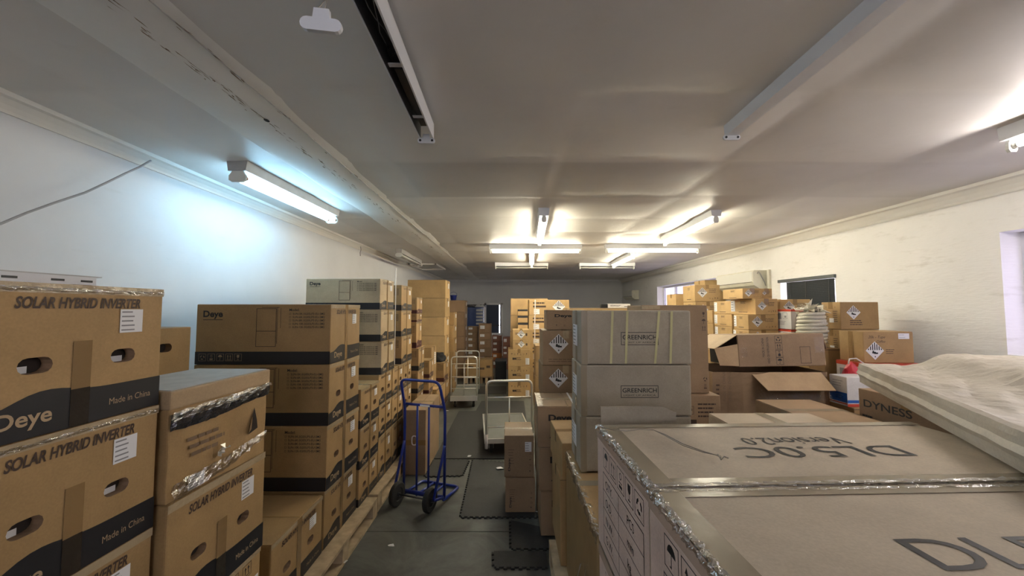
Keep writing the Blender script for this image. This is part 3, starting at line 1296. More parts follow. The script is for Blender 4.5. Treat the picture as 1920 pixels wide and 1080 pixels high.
# left wall, back wall, right wall, wall behind the camera
wl = wall_panel('wall_left', frame_m((XL, YF, 0), (0, 1, 0), (0, 0, 1), (-1, 0, 0)), YB - YF, ZC + 0.05, [], 0.2, 'wall_left_paint')
BW = (P(908, 600, Y=YB).x, P(943, 600, Y=YB).x, P(930, 628, Y=YB).z, P(930, 568, Y=YB).z)
wb = wall_panel('wall_back', frame_m((XL, YB, 0), (1, 0, 0), (0, 0, 1), (0, 1, 0)), XR - XL, ZC + 0.05,
                [(BW[0] - XL, BW[1] - XL, BW[2], BW[3])], 0.16, 'wall_back_paint')
RW = {  # right wall openings: Y0, Y1, z0, z1
    'near': (1.70, 3.16, 1.33, 2.33),
    'blind': (4.80, 5.78, 1.25, 2.13),
    'far': (7.60, 10.70, 1.30, 2.31),
}
wr = wall_panel('wall_right', frame_m((XR, YF, 0), (0, 1, 0), (0, 0, 1), (1, 0, 0)), YB - YF, ZC + 0.05,
                [(a - YF, b - YF, c, d) for a, b, c, d in RW.values()], 0.24, 'wall_right_paint')
# assumed unseen window, added in the wall behind the camera for frontal light
FW = (-0.2, 0.8, 1.55, 2.25)
wf = wall_panel('wall_front', frame_m((XL, YF, 0), (1, 0, 0), (0, 0, 1), (0, -1, 0)), XR - XL, ZC + 0.05,
                [(FW[0] - XL, FW[1] - XL, FW[2], FW[3])], 0.2, 'wall_left_paint')

# ceiling: sagging painted boards, as a fine grid
bm = bmesh.new()
NX, NY = 150, 380
grid = []


def tone(x, y):
    a, b = math.floor((x - 0.35) / 1.22), math.floor((y - 2.73) / 0.88)
    r_ = random.Random(a * 31 + b * 7 + 5)
    t_ = r_.uniform(0.90, 1.04)
    if b == 0 and -1 <= a <= 1:
        t_ = 0.82 if a < 1 else 0.9
    return t_, r_.uniform(-1, 1)


def sag(x, y):
    z = 0.0
    px = (x - 0.35) / 1.22
    py = (y - 2.73) / 0.88
    fx = abs((px - math.floor(px)) - 0.5) * 2
    fy = abs((py - math.floor(py)) - 0.5) * 2
    k = 0.5 + 0.5 * noise.noise(Vector((math.floor(px) * 3.1, math.floor(py) * 1.7, 0)))
    edge = (1 - fx ** 4) * (1 - fy ** 4)
    z -= 0.024 * k * edge * (1.35 if x > 0.3 else 0.6)
    z += 0.007 * tone(x, y)[1]
    z -= 0.010 * noise.noise(Vector((x * 0.8, y * 0.7, 3)))
    if fy > 0.93:
        z -= 0.004
    return z


for j in range(NY + 1):
    row = []
    for i in range(NX + 1):
        x = XL + (XR - XL) * i / NX
        y = YF + (YB - YF) * j / NY
        e = min(1, min(x - XL, XR - x, y - YF, YB - y) / 0.3)
        row.append(bm.verts.new((x, y, ZC + 0.012 + sag(x, y) * e)))
    grid.append(row)
for j in range(NY):
    for i in range(NX):
        bm.faces.new((grid[j][i], grid[j + 1][i], grid[j + 1][i + 1], grid[j][i + 1]))
me = to_mesh(bm, 'ceiling', 'ceiling_paint', smooth=True)
at = me.color_attributes.new('board_tone', 'FLOAT_COLOR', 'POINT')
for i, v in enumerate(me.vertices):
    q = tone(v.co.x, v.co.y)[0]
    at.data[i].color = (q, q, q, 1)
ceil = obj('ceiling', me)
ceil['kind'] = 'structure'
ceil['label'] = 'sagging off-white painted ceiling boards'

# plastered repair strip running along the ceiling, with flaked cracks
bm = bmesh.new()
n = 120
rows = []
for j in range(n + 1):
    y = YF + (YB - 0.1 - YF) * j / n
    wob = 0.03 * noise.noise(Vector((0, y * 1.3, 5)))
    wob2 = 0.02 * noise.noise(Vector((4, y * 1.7, 5)))
    xs = [-1.68 + wob, -1.60 + wob, -1.42, -1.22 + wob2, -1.15 + wob2]
    zs = [ZC + 0.02, ZC - 0.009, ZC - 0.012, ZC - 0.009, ZC + 0.02]
    rows.append([bm.verts.new((x, y, z + 0.003 * noise.noise(Vector((x * 3, y * 3, 0))))) for x, z in zip(xs, zs)])
for a, b in zip(rows, rows[1:]):
    for i in range(4):
        bm.faces.new((a[i], b[i], b[i + 1], a[i + 1]))
tr = obj('trim_1', to_mesh(bm, 'trim_1', 'strip_paint', smooth=True))
tr['kind'] = 'structure'
tr['label'] = 'cracked plaster repair strip along the ceiling'
rg = random.Random(4)
bm = bmesh.new()
for k in range(230):
    y = rg.choice((1.25, 1.5, 1.75, 2.1, 2.5, 2.9, 3.4, 4.0, 4.6, 5.4, 6.3, 7.2)) + rg.gauss(0, .14)
    line = rg.choice((-1.345, -1.355, -1.22, -1.375))
    x = line + rg.gauss(0, 0.008)
    L, Wd = rg.uniform(0.01, 0.08), rg.uniform(0.0008, 0.0035)
    z = ZC - 0.0145
    pts = [(x - Wd, y), (x + Wd * rg.random(), y - L * 0.3), (x + Wd, y + L * 0.4), (x + rg.gauss(0, .004), y + L)]
    bm.faces.new([bm.verts.new((a, b, z)) for a, b in pts])
ck = obj('flaked_cracks', to_mesh(bm, 'flaked_cracks', 'wood_dark'), parent=tr)
ck['kind'] = 'stuff'
bm = bmesh.new()
abox(bm, -1.2235, -1.2215, YF, 9.6, ZC - 0.0135, ZC - 0.005)
bh = bmesh.new()
hp_ = P(500, 226, Z=ZC - .016)
lathe(bh, [(.012, -.001), (.012, .001)], 12, Matrix.Translation((hp_.x, hp_.y, ZC - .0155)) @ Matrix.Scale(1.6, 4, (0, 1, 0)))
obj('punched_hole', to_mesh(bh, 'punched_hole', 'hole_dark'), parent=tr)
obj('joint_line', to_mesh(bm, 'joint_line', 'metal_grey'), parent=tr)


def cornice(name, x, s, y0, y1, k=1.0):
    bm = bmesh.new()
    prof = [(a_ * k, b_ * (k if b_ < 0 else 1)) for a_, b_ in ((0, -0.075), (0.012, -0.078), (0.016, -0.062), (0.03, -0.04), (0.055, -0.018), (0.075, -0.012), (0.08, 0.03), (0, 0.03))]
    n = 60
    rows = []
    for j in range(n + 1):
        y = y0 + (y1 - y0) * j / n
        rows.append([bm.verts.new((x + s * a, y, ZC + b + 0.004 * noise.noise(Vector((0, y * 1.2, x))))) for a, b in prof])
    for a, b in zip(rows, rows[1:]):
        for i in range(len(prof)):
            k = (i + 1) % len(prof)
            bm.faces.new((a[i], a[k], b[k], b[i]))
    bmesh.ops.recalc_face_normals(bm, faces=bm.faces)
    o = obj(name, to_mesh(bm, name, 'cornice_paint', smooth=False))
    o['kind'] = 'structure'


cornice('trim_2', XL, 1, YF, YB)
cornice('trim_3', XR, -1, YF, YB, 1.5)
bm = bmesh.new()
abox(bm, XL, XR, YB - 0.05, YB, ZC - 0.05, ZC + 0.02)
o = obj('trim_4', to_mesh(bm, 'trim_4', 'wall_back_paint'))
o['kind'] = 'structure'
# raised rim of the ceiling access hatch
hp = [P(x, y, Z=ZC) for x, y in ((770, 497), (818, 497), (838, 506), (764, 506))]
hy0, hy1 = 8.9, 10.1
bm = bmesh.new()
for a in ((-2.40, -1.75, hy0, hy0 + .04), (-2.40, -1.75, hy1, hy1 + .04), (-2.40, -2.36, hy0, hy1), (-1.79, -1.75, hy0, hy1)):
    abox(bm, a[0], a[1], a[2], a[3], ZC - 0.03, ZC + 0.02)
o = obj('trim_5', to_mesh(bm, 'trim_5', 'cornice_paint'))
o['kind'] = 'structure'
o['label'] = 'white rim of the ceiling access hatch'


# windows in the right wall: frame, mullions and panes; a portal guides the daylight
def window(name, y0, y1, z0, z1, panes=2, glass='glass'):
    t = bpy.data.objects.new(name, None)
    C.objects.link(t)
    t['kind'] = 'structure'
    X = XR + 0.17
    bm = bmesh.new()
    for a in ((y0, y1, z0, z0 + .05), (y0, y1, z1 - .05, z1), (y0, y0 + .05, z0 + .05, z1 - .05), (y1 - .05, y1, z0 + .05, z1 - .05)):
        abox(bm, X, X + .05, a[0], a[1], a[2], a[3])
    obj('window_frame', to_mesh(bm, 'window_frame', 'frame_white'), parent=t)
    for i in range(1, panes):
        y = y0 + (y1 - y0) * i / panes
        obj('mullion', box_mesh('mullion', X, X + .05, y - .02, y + .02, z0 + .05, z1 - .05, 'frame_white'), parent=t)
    for i in range(panes):
        a = y0 + .05 + (y1 - y0 - .1) * i / panes
        b = y0 + .05 + (y1 - y0 - .1) * (i + 1) / panes
        obj('pane', box_mesh('pane', X + .02, X + .024, a, b, z0 + .05, z1 - .05, glass), parent=t)
    return t


window('window_1', *RW['near'], glass='hazy')
window('window_2', *RW['blind'])
window('window_3', *RW['far'], panes=4, glass='frosted')


def portal(loc, rot, sx, sy):
    l = bpy.data.lights.new('daylight_portal', 'AREA')
    l.shape = 'RECTANGLE'
    l.size, l.size_y = sx, sy
    l.cycles.is_portal = True
    o = bpy.data.objects.new('daylight_portal', l)
    C.objects.link(o)
    o.location, o.rotation_euler = loc, rot


for a, b, c, d in (RW['near'], RW['far']):
    portal((XR + 0.235, (a + b) / 2, (c + d) / 2), (0, R(90), 0), d - c, b - a)

portal(((FW[0] + FW[1]) / 2, YF - 0.195, (FW[2] + FW[3]) / 2), (R(-90), 0, 0), FW[1] - FW[0], FW[3] - FW[2])

# back window: white frame, glass, and the dark blue roller blind inside it
t = bpy.data.objects.new('window_4', None)
C.objects.link(t)
t['kind'] = 'structure'
bm = bmesh.new()
x0, x1, z0, z1 = BW
fw = 0.07
for a in ((x0, x1, z0, z0 + fw), (x0, x1, z1 - fw, z1), (x0, x0 + fw, z0, z1), (x1 - fw, x1, z0, z1)):
    abox(bm, a[0], a[1], YB - 0.015, YB + .05, a[2], a[3])
obj('window_frame', to_mesh(bm, 'window_frame', 'frame_white'), parent=t)
obj('pane', box_mesh('pane', x0 + fw, x1 - fw, YB + .10, YB + .104, z0 + fw, z1 - fw, 'glass'), parent=t)
bl = thing('window_blind', 'dark blue blind drawn over the window in the back wall', 'blind', (0, YB + 0.02, 0))
nsl = 16
gapx = P(936.5, 600, Y=YB).x
for i in range(nsl):
    a = z0 + fw + (z1 - z0 - 2 * fw) * i / nsl
    b = z0 + fw + (z1 - z0 - 2 * fw) * (i + 1) / nsl
    bm = bmesh.new()
    abox(bm, x0 + fw * .6, gapx - 0.012, 0.03, 0.034, a - 0.002, b + 0.002)
    abox(bm, gapx + 0.02, x1 - fw * .6, 0.03, 0.034, a - 0.002, b + 0.002)
    obj('slat', to_mesh(bm, 'slat', 'blind_blue'), parent=bl)
obj('bottom_rail', box_mesh('bottom_rail', x0 + fw * .6, x1 - fw * .6, 0.02, 0.04, z0 + 0.33, z0 + 0.36, 'plastic_black'), parent=bl)

# black venetian blind in the right wall
y0, y1, z0, z1 = RW['blind']
bl = thing('venetian_blind', 'black venetian blind closed over the window in the right wall', 'blind', (XR - 0.0, 0, 0))
obj('head_rail', box_mesh('head_rail', -0.03, 0.03, y0 - .02, y1 + .02, z1 - 0.045, z1 + 0.0, 'blind_dark', bev=.004), parent=bl)
ns = 34
for i in range(ns):
    zc = z1 - 0.06 - i * (z1 - z0 - 0.1) / ns
    bm = bmesh.new()
    abox(bm, -0.014, 0.014, y0 + .03, y1 - .10, -0.0008, 0.0008, Matrix.Translation((0.02, 0, zc)) @ Matrix.Rotation(R(68), 4, 'Y'))
    obj('slat', to_mesh(bm, 'slat', 'blind_dark'), parent=bl)
for yy in (y0 + .10, y1 - .20, (y0 + y1) / 2):
    obj('ladder_cord', box_mesh('ladder_cord', -0.001, 0.002, yy - .004, yy + .004, z0 + .05, z1 - .05, 'plastic_black'), parent=bl)


# ------------------------------------------------------------------ fluorescent fittings
def batten(p0, p1, label, mats, group, twin=False, holders=True, hd=0.080, wd=0.095, tube_r=0.016):
    """tube fitting between two points on the tube line; mats: tube material or None"""
    p0, p1 = Vector(p0), Vector(p1)
    L = (p1 - p0).length
    ang = math.atan2(-(p1 - p0).x, (p1 - p0).y)
    t = thing('fluorescent_light', label, 'ceiling light', ((p0.x + p1.x) / 2, (p0.y + p1.y) / 2, p0.z), (0, 0, ang), group)
    top = ZC - p0.z + 0.015
    bm = bmesh.new()
    zb = top - 0.005 - hd
    for s in (1,):
        prism(bm, [(-wd / 2, zb), (wd / 2, zb), (wd / 2 + .012, top), (-wd / 2 - .012, top)],
              frame_m((0, -L / 2 - .02, 0), (1, 0, 0), (0, 0, 1), (0, 1, 0)), L + .04)
    bmesh.ops.recalc_face_normals(bm, faces=bm.faces)
    obj('housing', to_mesh(bm, 'housing', 'metal_grey' if twin else 'metal_white'), parent=t)
    xs = (-0.040, 0.040) if twin else (0.0,)
    for s in (-1, 1):
        hw = 0.062 if twin else 0.026
        bm = bmesh.new()
        prism(bm, [(-hw, -.02), (-hw * .6, -.035), (hw * .6, -.035), (hw, -.02), (hw, .012), (hw * .5, zb + .01), (-hw * .5, zb + .01), (-hw, .012)],
              frame_m((0, s * (L / 2 + .004) - .009, 0), (1, 0, 0), (0, 0, 1), (0, 1, 0)), 0.018)
        bmesh.ops.recalc_face_normals(bm, faces=bm.faces)
        obj('tube_holder', to_mesh(bm, 'tube_holder', 'plastic_white'), parent=t)
    for x in xs:
        tb = obj('tube', tube_mesh('tube', [(x, -L / 2 + .03, 0), (x, L / 2 - .03, 0)], tube_r, mats, 14), parent=t)
        for s in (-1, 1):
            obj('tube_cap', tube_mesh('tube_cap', [(x, s * (L / 2 - .031), 0), (x, s * (L / 2 - .006), 0)], tube_r * 1.03, 'copper' if twin else 'steel', 12), parent=tb)
    return t


HZ = 2.645
def ceilpt(px, py, z=HZ):
    return P(px, py, Z=z)


batten(ceilpt(447, 333), ceilpt(622, 413), 'grey twin tube light glowing cool blue beside the left wall', 'tube_cool', None, twin=True, hd=0.07, wd=0.13, tube_r=.014)
G = 'warm white ceiling tubes over the back of the room'
batten(ceilpt(1020, 411), ceilpt(1012, 456), 'single warm tube pointing down the room over the aisle, bare of shade', 'tube_warm', G)
batten(ceilpt(1342, 412), ceilpt(1247, 457), 'lit warm tube running along the room above the battery cartons', 'tube_warm', G)
batten(ceilpt(920, 472), ceilpt(1088, 472), 'lit crosswise warm tube over the platform trolleys', 'tube_warm', G)
batten(ceilpt(1137, 471), ceilpt(1308, 471), 'lit crosswise warm tube beside the right wall', 'tube_warm', G)
batten(ceilpt(997, 481), ceilpt(997, 499), 'short looking lit tube between the two crosswise tubes over the aisle', 'tube_warm', G)
batten(ceilpt(1187, 483), ceilpt(1150, 500), 'lit lengthwise tube behind the right crosswise tube', 'tube_warm', G)
G = 'unlit ceiling tubes at the back of the room'
batten(ceilpt(930, 502), ceilpt(1026, 502), 'unlit crosswise tube fitting near the back wall above the aisle', 'tube_off', G)
batten(ceilpt(1088, 502), ceilpt(1188, 502), 'unlit crosswise tube fitting near the back wall towards the air conditioner', 'tube_off', G)
batten(ceilpt(748, 478), ceilpt(786, 497), 'unlit twin tube fitting beside the access hatch', 'tube_off', G, twin=True)
pe = ceilpt(1898, 274)
batten((pe.x, 0.75, HZ), (pe.x, pe.y, HZ), 'lit tube fitting beside the right wall above the paper wrapped package', 'tube_neutral', None)

batten((-1.95, -1.75, HZ), (-1.95, -0.5, HZ), 'added unseen twin tube fitting beside the left wall near the front wall', 'tube_fill', None, twin=True, hd=0.07, wd=0.13, tube_r=.014)  # assumed lamp out of view, added to light surfaces facing the camera

# bare white batten without a tube, right of the aisle
a, b = P(1370, 256, Z=2.69), P(1690, 0, Z=2.69)
L = 1.75
t = thing('bare_batten', 'long bare white batten without tubes fixed under the ceiling', 'light fitting', (a.x, a.y, 2.69), (0, 0, R(-1.2)))
bm = bmesh.new()
prism(bm, [(-.034, 0), (.034, 0), (.038, .062), (-.038, .062)], frame_m((0, -L, 0), (1, 0, 0), (0, 0, 1), (0, 1, 0)), L)
bmesh.ops.recalc_face_normals(bm, faces=bm.faces)
obj('housing', to_mesh(bm, 'housing', 'metal_white'), parent=t)


def endplate(parent, y, z, s=1.1, name='lamp_holder', sockets=True):
    bm = bmesh.new()
    pts = []
    for cx, a0 in ((.030, -PI / 2), (-.030, PI / 2)):
        pts += [(cx * s + .014 * s * math.cos(a0 + PI * i / 6), .014 * s * math.sin(a0 + PI * i / 6)) for i in range(7)]
    pts = pts[:7] + [(.018 * s, .014 * s), (.016 * s, .034 * s), (-.016 * s, .034 * s), (-.018 * s, .014 * s)] + pts[7:]
    prism(bm, pts, frame_m((0, y, z), (1, 0, 0), (0, 0, 1), (0, -1, 0)), 0.012)
    bmesh.ops.recalc_face_normals(bm, faces=bm.faces)
    o = obj(name, to_mesh(bm, name, 'metal_white'), parent=parent)
    if not sockets:
        return
    bm = bmesh.new()
    for cx in (-.030, .030):
        lathe(bm, [(0.006 * s, -.001), (0.006 * s, .001)], 10, Matrix.Translation((cx * s, y - .0135, z)) @ Matrix.Rotation(R(90), 4, 'X'))
    obj('socket', to_mesh(bm, 'socket', 'plastic_black'), parent=o)


endplate(t, -0.002, -0.010)

# open channel without its cover, left of the aisle: folded sheet, straps, ballast and loose wires
a = P(800, 262, Z=2.65)
t = thing('open_channel', 'open white light channel with dark hollow and loose wiring under the ceiling', 'light fitting', (a.x, a.y, 2.65), (0, 0, R(1.3)))
bm = bmesh.new()
for x0, x1, z0, z1 in ((-.036, -.033, 0, .085), (.033, .036, 0, .085), (-.036, .036, .083, .086)):
    abox(bm, x0, x1, -L, 0, z0, z1)
abox(bm, .036, .040, -L, 0, .0, .09)
obj('channel', to_mesh(bm, 'channel', 'metal_white'), parent=t)
obj('hollow_shade', box_mesh('hollow_shade', -.0325, .0325, -L + .01, -.01, .074, .081, 'metal_dark'), parent=t)  # dark sheets stand in for the shade inside the hollow white channel
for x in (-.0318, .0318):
    obj('hollow_shade', box_mesh('hollow_shade', min(x, x * .99) - .0006, max(x, x * .99) + .0006, -L + .01, -.01, .006, .074, 'metal_dark'), parent=t)
for y in (-.20, -.62, -1.25):
    obj('cross_strap', box_mesh('cross_strap', -.0312, .0312, y - .012, y + .012, .030, .033, 'metal_white'), parent=t)
obj('ballast', box_mesh('ballast', -.02, .018, -.58, -.25, .040, .074, 'metal_dark', bev=.003), parent=t)
rg = random.Random(11)
for k in range(3):
    pts = []
    for i in range(14):
        q = i / 13
        pts.append((0.018 * math.sin(q * 9 + k * 2) + rg.gauss(0, .002), -0.66 - q * 0.75, 0.045 + 0.018 * math.sin(q * 5 + k)))
    obj('loose_wire', tube_mesh('loose_wire', pts, 0.0018, 'cable_grey' if k else 'plastic_black', 5), parent=t)
pts = [(0.012 * math.cos(i * 1.3), -0.70 + 0.03 * math.sin(i * .9), 0.035 + 0.008 * math.cos(i * 2.1)) for i in range(26)]
obj('wire_knot', tube_mesh('wire_knot', pts, 0.0016, 'plastic_black', 5), parent=t)
endplate(t, -0.002, -0.010)

# loose end plate dangling on a wire
a = P(605, 46, Y=0.84)
t = thing('dangling_end_plate', 'white metal end plate dangling from the ceiling on a thin wire', 'end plate', a, (R(4), R(2.5), R(6)))
endplate(t, 0.0, -0.006, s=1.02, name='plate', sockets=False)
pts = [(0.004, -.006, .028), (0.006, 0, .05), (0.0, .004, .09), (.008, .006, .16), (.004, .004, .26), (.010, .01, ZC - a.z - 0.004)]
obj('wire', tube_mesh('wire', pts, 0.0012, 'wire_steel', 5), parent=t)
pts = [(-.012, -.006, .03), (-.006, 0, .042), (.004, .002, .06), (.002, .004, .1), (.012, .006, .18)]
obj('wire', tube_mesh('wire', pts, 0.0010, 'wire_steel', 5), parent=t)

# grey cable sagging from the left cornice
pp = [(-40, 432), (0, 420), (50, 399), (100, 381), (160, 361), (205, 340), (235, 325), (262, 313), (283, 301)]
pts = [P(x, y, X=-2.44) for x, y in pp]
tag(obj('slack_cable', tube_mesh('slack_cable', pts, 0.006, 'cable_grey', 6)), 'slack grey cable hanging from the cornice on the left wall', 'cable')
pts = [P(676, 462 + i * 6, X=-2.45) + Vector((0.01 * math.sin(i * 2), 0, 0)) for i in range(4)]
tag(obj('wire_end', tube_mesh('wire_end', pts, 0.004, 'plastic_black', 5)), 'short black wire end hanging from the cornice beyond the blue light', 'wire')


# ------------------------------------------------------------------ split air conditioners
def aircon(y0, y1, z0, z1, dp, label, cable=False):
    t = thing('air_conditioner', label, 'air conditioner', (XR, (y0 + y1) / 2, z0), (0, 0, 0))
    L, H = y1 - y0, z1 - z0
    prof = [(0, 0), (-dp * .55, 0.0), (-dp * .92, H * .18), (-dp, H * .35), (-dp, H * .9), (-dp * .9, H), (0, H)]
    bm = bmesh.new()
    prism(bm, prof, frame_m((0, -L / 2, 0), (1, 0, 0), (0, 0, 1), (0, 1, 0)), L)
    bmesh.ops.recalc_face_normals(bm, faces=bm.faces)
    obj('casing', to_mesh(bm, 'casing', 'plastic_cream'), parent=t)
    obj('front_panel', box_mesh('front_panel', -dp - .006, -dp + .001, -L / 2 + .02, L / 2 - .02, H * .38, H * .93, 'plastic_white', bev=.002), parent=t)
    bm = bmesh.new()
    abox(bm, -dp * .98, -dp * .6, -L / 2 + .05, L / 2 - .05, -.004, .004, Matrix.Translation((0, 0, H * .12)) @ Matrix.Rotation(R(22), 4, 'Y'))
    obj('louvre', to_mesh(bm, 'louvre', 'plastic_white'), parent=t)
    obj('outlet_slot', box_mesh('outlet_slot', -dp - .002, -dp + .002, -L / 2 + .03, L / 2 - .03, H * .345, H * .37, 'metal_dark'), parent=t)
    if cable:
        pts = [(-.03, -L / 2 - .012, H * .15), (-.05, -L / 2 - .014, H * .35), (-.09, -L / 2 - .014, H * .62), (-.12, -L / 2 - .014, H * .86), (-.145, -L / 2 - .012, H * .92), (-.155, -L / 2 - .012, H * .80)]
        obj('power_cord', tube_mesh('power_cord', pts, 0.006, 'cable_grey', 6), parent=t)
    return t


aircon(6.08, 7.16, 2.02, 2.31, 0.22, 'cream wall air conditioner with a looped cord beside the black blind', True)
aircon(12.25, 13.2, 2.00, 2.29, 0.22, 'white wall air conditioner on the right wall near the back corner')
# trunking beside the near unit
tag(obj('pipe_trunking', box_mesh('pipe_trunking', XR - .035, XR - .001, 5.98, 6.03, 1.6, 2.31, 'plastic_cream', bev=.004)), 'cream pipe trunking running down beside the near air conditioner', 'trunking')


# ------------------------------------------------------------------ rubber mats
def mat_piece(pts, label, teeth=(True,) * 4, z=0.012, tooth=0.045):
    """quad mat (corners anticlockwise, floor metres) with jigsaw teeth along chosen edges"""
    out = []
    n = len(pts)
    for i in range(n):
        a, b = Vector((*pts[i], 0)), Vector((*pts[(i + 1) % n], 0))
        L = (b - a).length
        d = (b - a) / L
        nr = Vector((d.y, -d.x, 0))
        if not teeth[i]:
            out.append(a)
            continue
        k = max(2, int(L / tooth))
        for j in range(k):
            s0 = L * j / k
            w_ = L / k
            out += [a + d * s0, a + d * (s0 + w_ * .25), a + d * (s0 + w_ * .18) + nr * .016, a + d * (s0 + w_ * .66) + nr * .016, a + d * (s0 + w_ * .58)]
    bm = bmesh.new()
    lo = [bm.verts.new((p.x, p.y, 0.0005)) for p in out]
    hi = [bm.verts.new((p.x, p.y, z)) for p in out]
    m = len(lo)
    bm.faces.new(hi)
    for i in range(m):
        bm.faces.new((lo[i], lo[(i + 1) % m], hi[(i + 1) % m], hi[i]))
    bmesh.ops.recalc_face_normals(bm, faces=bm.faces)
    tag(obj('rubber_mat', to_mesh(bm, 'rubber_mat', 'mat_rubber')), label, 'floor mat', 'interlocking rubber floor mats')


def fp(px, py):
    p = P(px, py, Z=0.0)
    return (p.x, p.y)


mat_piece([fp(864, 971), (0.262, fp(864, 971)[1]), (0.262, 4.27), fp(887, 863)], 'wide dark rubber mat under the carton pair beside the aisle')
mat_piece([(-.88, fp(786, 895)[1]), fp(866, 893), fp(879, 864), (-.88, fp(797, 864)[1])], 'small dark rubber mat behind the blue hand truck')
mat_piece([fp(959, 1031), (.262, fp(959, 1031)[1]), (.262, 3.08), fp(958, 978)], 'square dark rubber mat in front of the wide mat beside the wooden pallet', (True, False, False, True))
mat_piece([fp(927, 1066), (.235, fp(927, 1066)[1]), (.235, fp(927, 1036)[1]), fp(926, 1036)], 'narrow dark rubber mat edge nearest the wooden pallet block', (True, False, False, True))
mat_piece([(-0.88, 4.47), (0.22, 4.47), (0.22, 7.2), (-0.56, 7.2), (-0.60, 6.5), (-0.88, 6.5)], 'dark rubber matting under the near platform trolley', (False,) * 6)
mat_piece([(-1.1, 7.82), (-0.12, 7.82), (-0.12, 8.55), (-1.1, 8.55)], 'dark rubber matting behind the caged trolley before the back cartons', (False,) * 4)
# scraps of paper and dust on the floor
rg = random.Random(3)
for i, (px, py, s) in enumerate(((838, 772, .05), (834, 781, .03), (936, 881, .05), (880, 858, .03), (740, 917, .03), (733, 1028, .03), (645, 1058, .04), (1008, 964, .025))):
    x, y = fp(px, py)
    bm = bmesh.new()
    v = [bm.verts.new((s * math.cos(t) * rg.uniform(.5, 1), s * math.sin(t) * rg.uniform(.3, .8), rg.uniform(.001, .012))) for t in [k * PI / 3 for k in range(6)]]
    v2 = [bm.verts.new(q.co + Vector((0, 0, .002))) for q in v]
    bm.faces.new(v2)
    bm.faces.new(v[::-1])
    for k in range(6):
        bm.faces.new((v[k], v[(k + 1) % 6], v2[(k + 1) % 6], v2[k]))
    o = obj('paper_scrap', to_mesh(bm, 'paper_scrap', 'sticker'))
    o.location = (x, y, 0.012)
    tag(o, ('curled white scrap on the dark matting near the caged trolley', 'tiny pale scrap next to the curled white scrap on the matting',
            'pale paper scrap on the wide mat beside the carton pair', 'pale crumb at the far corner of the small mat',
            'pale crumb beside the left wheel of the hand truck', 'pale fleck on bare concrete short of the floor joint',
            'pale torn scrap on concrete beside the wooden pallet', 'tiny pale fleck before the carton pair on the mat')[i], 'scrap', 'scraps on the floor')


# ------------------------------------------------------------------ pallets
def pallet(x0, x1, y0, y1, label, h=0.144):
    t = thing('wooden_pallet', label, 'pallet', ((x0 + x1) / 2, (y0 + y1) / 2, 0), (0, 0, R(random.uniform(-.4, .4))), 'wooden pallets under the cartons')
    W, L = x1 - x0, y1 - y0
    bw = 0.105
    for i in range(5):
        x = -W / 2 + (W - bw) * i / 4
        obj('top_board', box_mesh('top_board', x, x + bw, -L / 2, L / 2, h - .022, h, 'wood', bev=.002), parent=t)
    for j in range(3):
        y = -L / 2 + (L - .1) * j / 2
        obj('cross_board', box_mesh('cross_board', -W / 2, W / 2, y, y + .1, h - .044, h - .0225, 'wood'), parent=t)
        for i in range(3):
            x = -W / 2 + (W - .1) * i / 2
            obj('block', box_mesh('block', x, x + .1, y + .002, y + .098, .0225, h - .0445, 'wood', bev=.002), parent=t)
    for i in range(3):
        x = -W / 2 + (W - .1) * i / 2
        obj('bottom_board', box_mesh('bottom_board', x, x + .1, -L / 2, L / 2, .0, .022, 'wood'), parent=t)
    return t


PH = 0.146
pallet(-2.10, -1.115, 0.86, 2.06, 'wooden pallet under the ripped carton and the near inverter cartons')
pallet(-2.10, -1.115, 2.09, 3.29, 'wooden pallet with a pale edge board under the low inverter carton')
pallet(-2.10, -1.125, 3.33, 4.58, 'wooden pallet under the tall stack of pale inverter cartons')
pallet(-2.10, -1.14, 4.62, 5.85, 'wooden pallet under the carton stacks behind the blue hand truck')
pallet(0.25, 1.02, 1.52, 2.70, 'wooden pallet under the grey cartons beside the rubber mats')

# ================================================================== CARTONS, LEFT ROW
def zx(px, py, X):
    return P(px, py, X=X).z


def zy(py, Y):
    return P(960, py, Y=Y).z


def yx(px, py, X):
    return P(px, py, X=X).y


GI = 'inverter cartons along the left row'
# stack 1, nearest, against the left edge of the photo
X1 = -1.17
yf = yx(305, 650, X1)
lv = [zx(305, 542, X1), zx(300, 757, X1), zx(290, 984, X1)]
hh = lv[1] - lv[2]
lv += [lv[2] - hh, PH]
near = stack('inv_near', X1 - 0.86, X1, yf - 0.465, yf - 0.003, lv, 'brown inverter carton with oval hand holes',
             'in the stack under the metal rail', 'inverter_carton', GI)
# glossy film pulled over the top edge
for i, (z, lab) in enumerate(((lv[0], 'a'), (lv[1], 'b'))):
    bm = bmesh.new()
    rows = []
    rg = random.Random(20 + i)
    for j in range(40):
        y = -0.232 + 0.464 * j / 39
        rows.append([bm.verts.new((0.43 + a + rg.gauss(0, .0010), y, (lv[i] - lv[i + 1]) + b + min(0, rg.gauss(0, .0015)))) for a, b in ((.0022, -.012), (.0032, -.014), (.0045, -.017), (.0040, -.020), (.0024, -.023))])
    for a, b in zip(rows, rows[1:]):
        for k in range(4):
            bm.faces.new((a[k], b[k], b[k + 1], a[k + 1]))
    obj('edge_film', to_mesh(bm, 'edge_film', 'film_edge', smooth=False), parent=near[i])
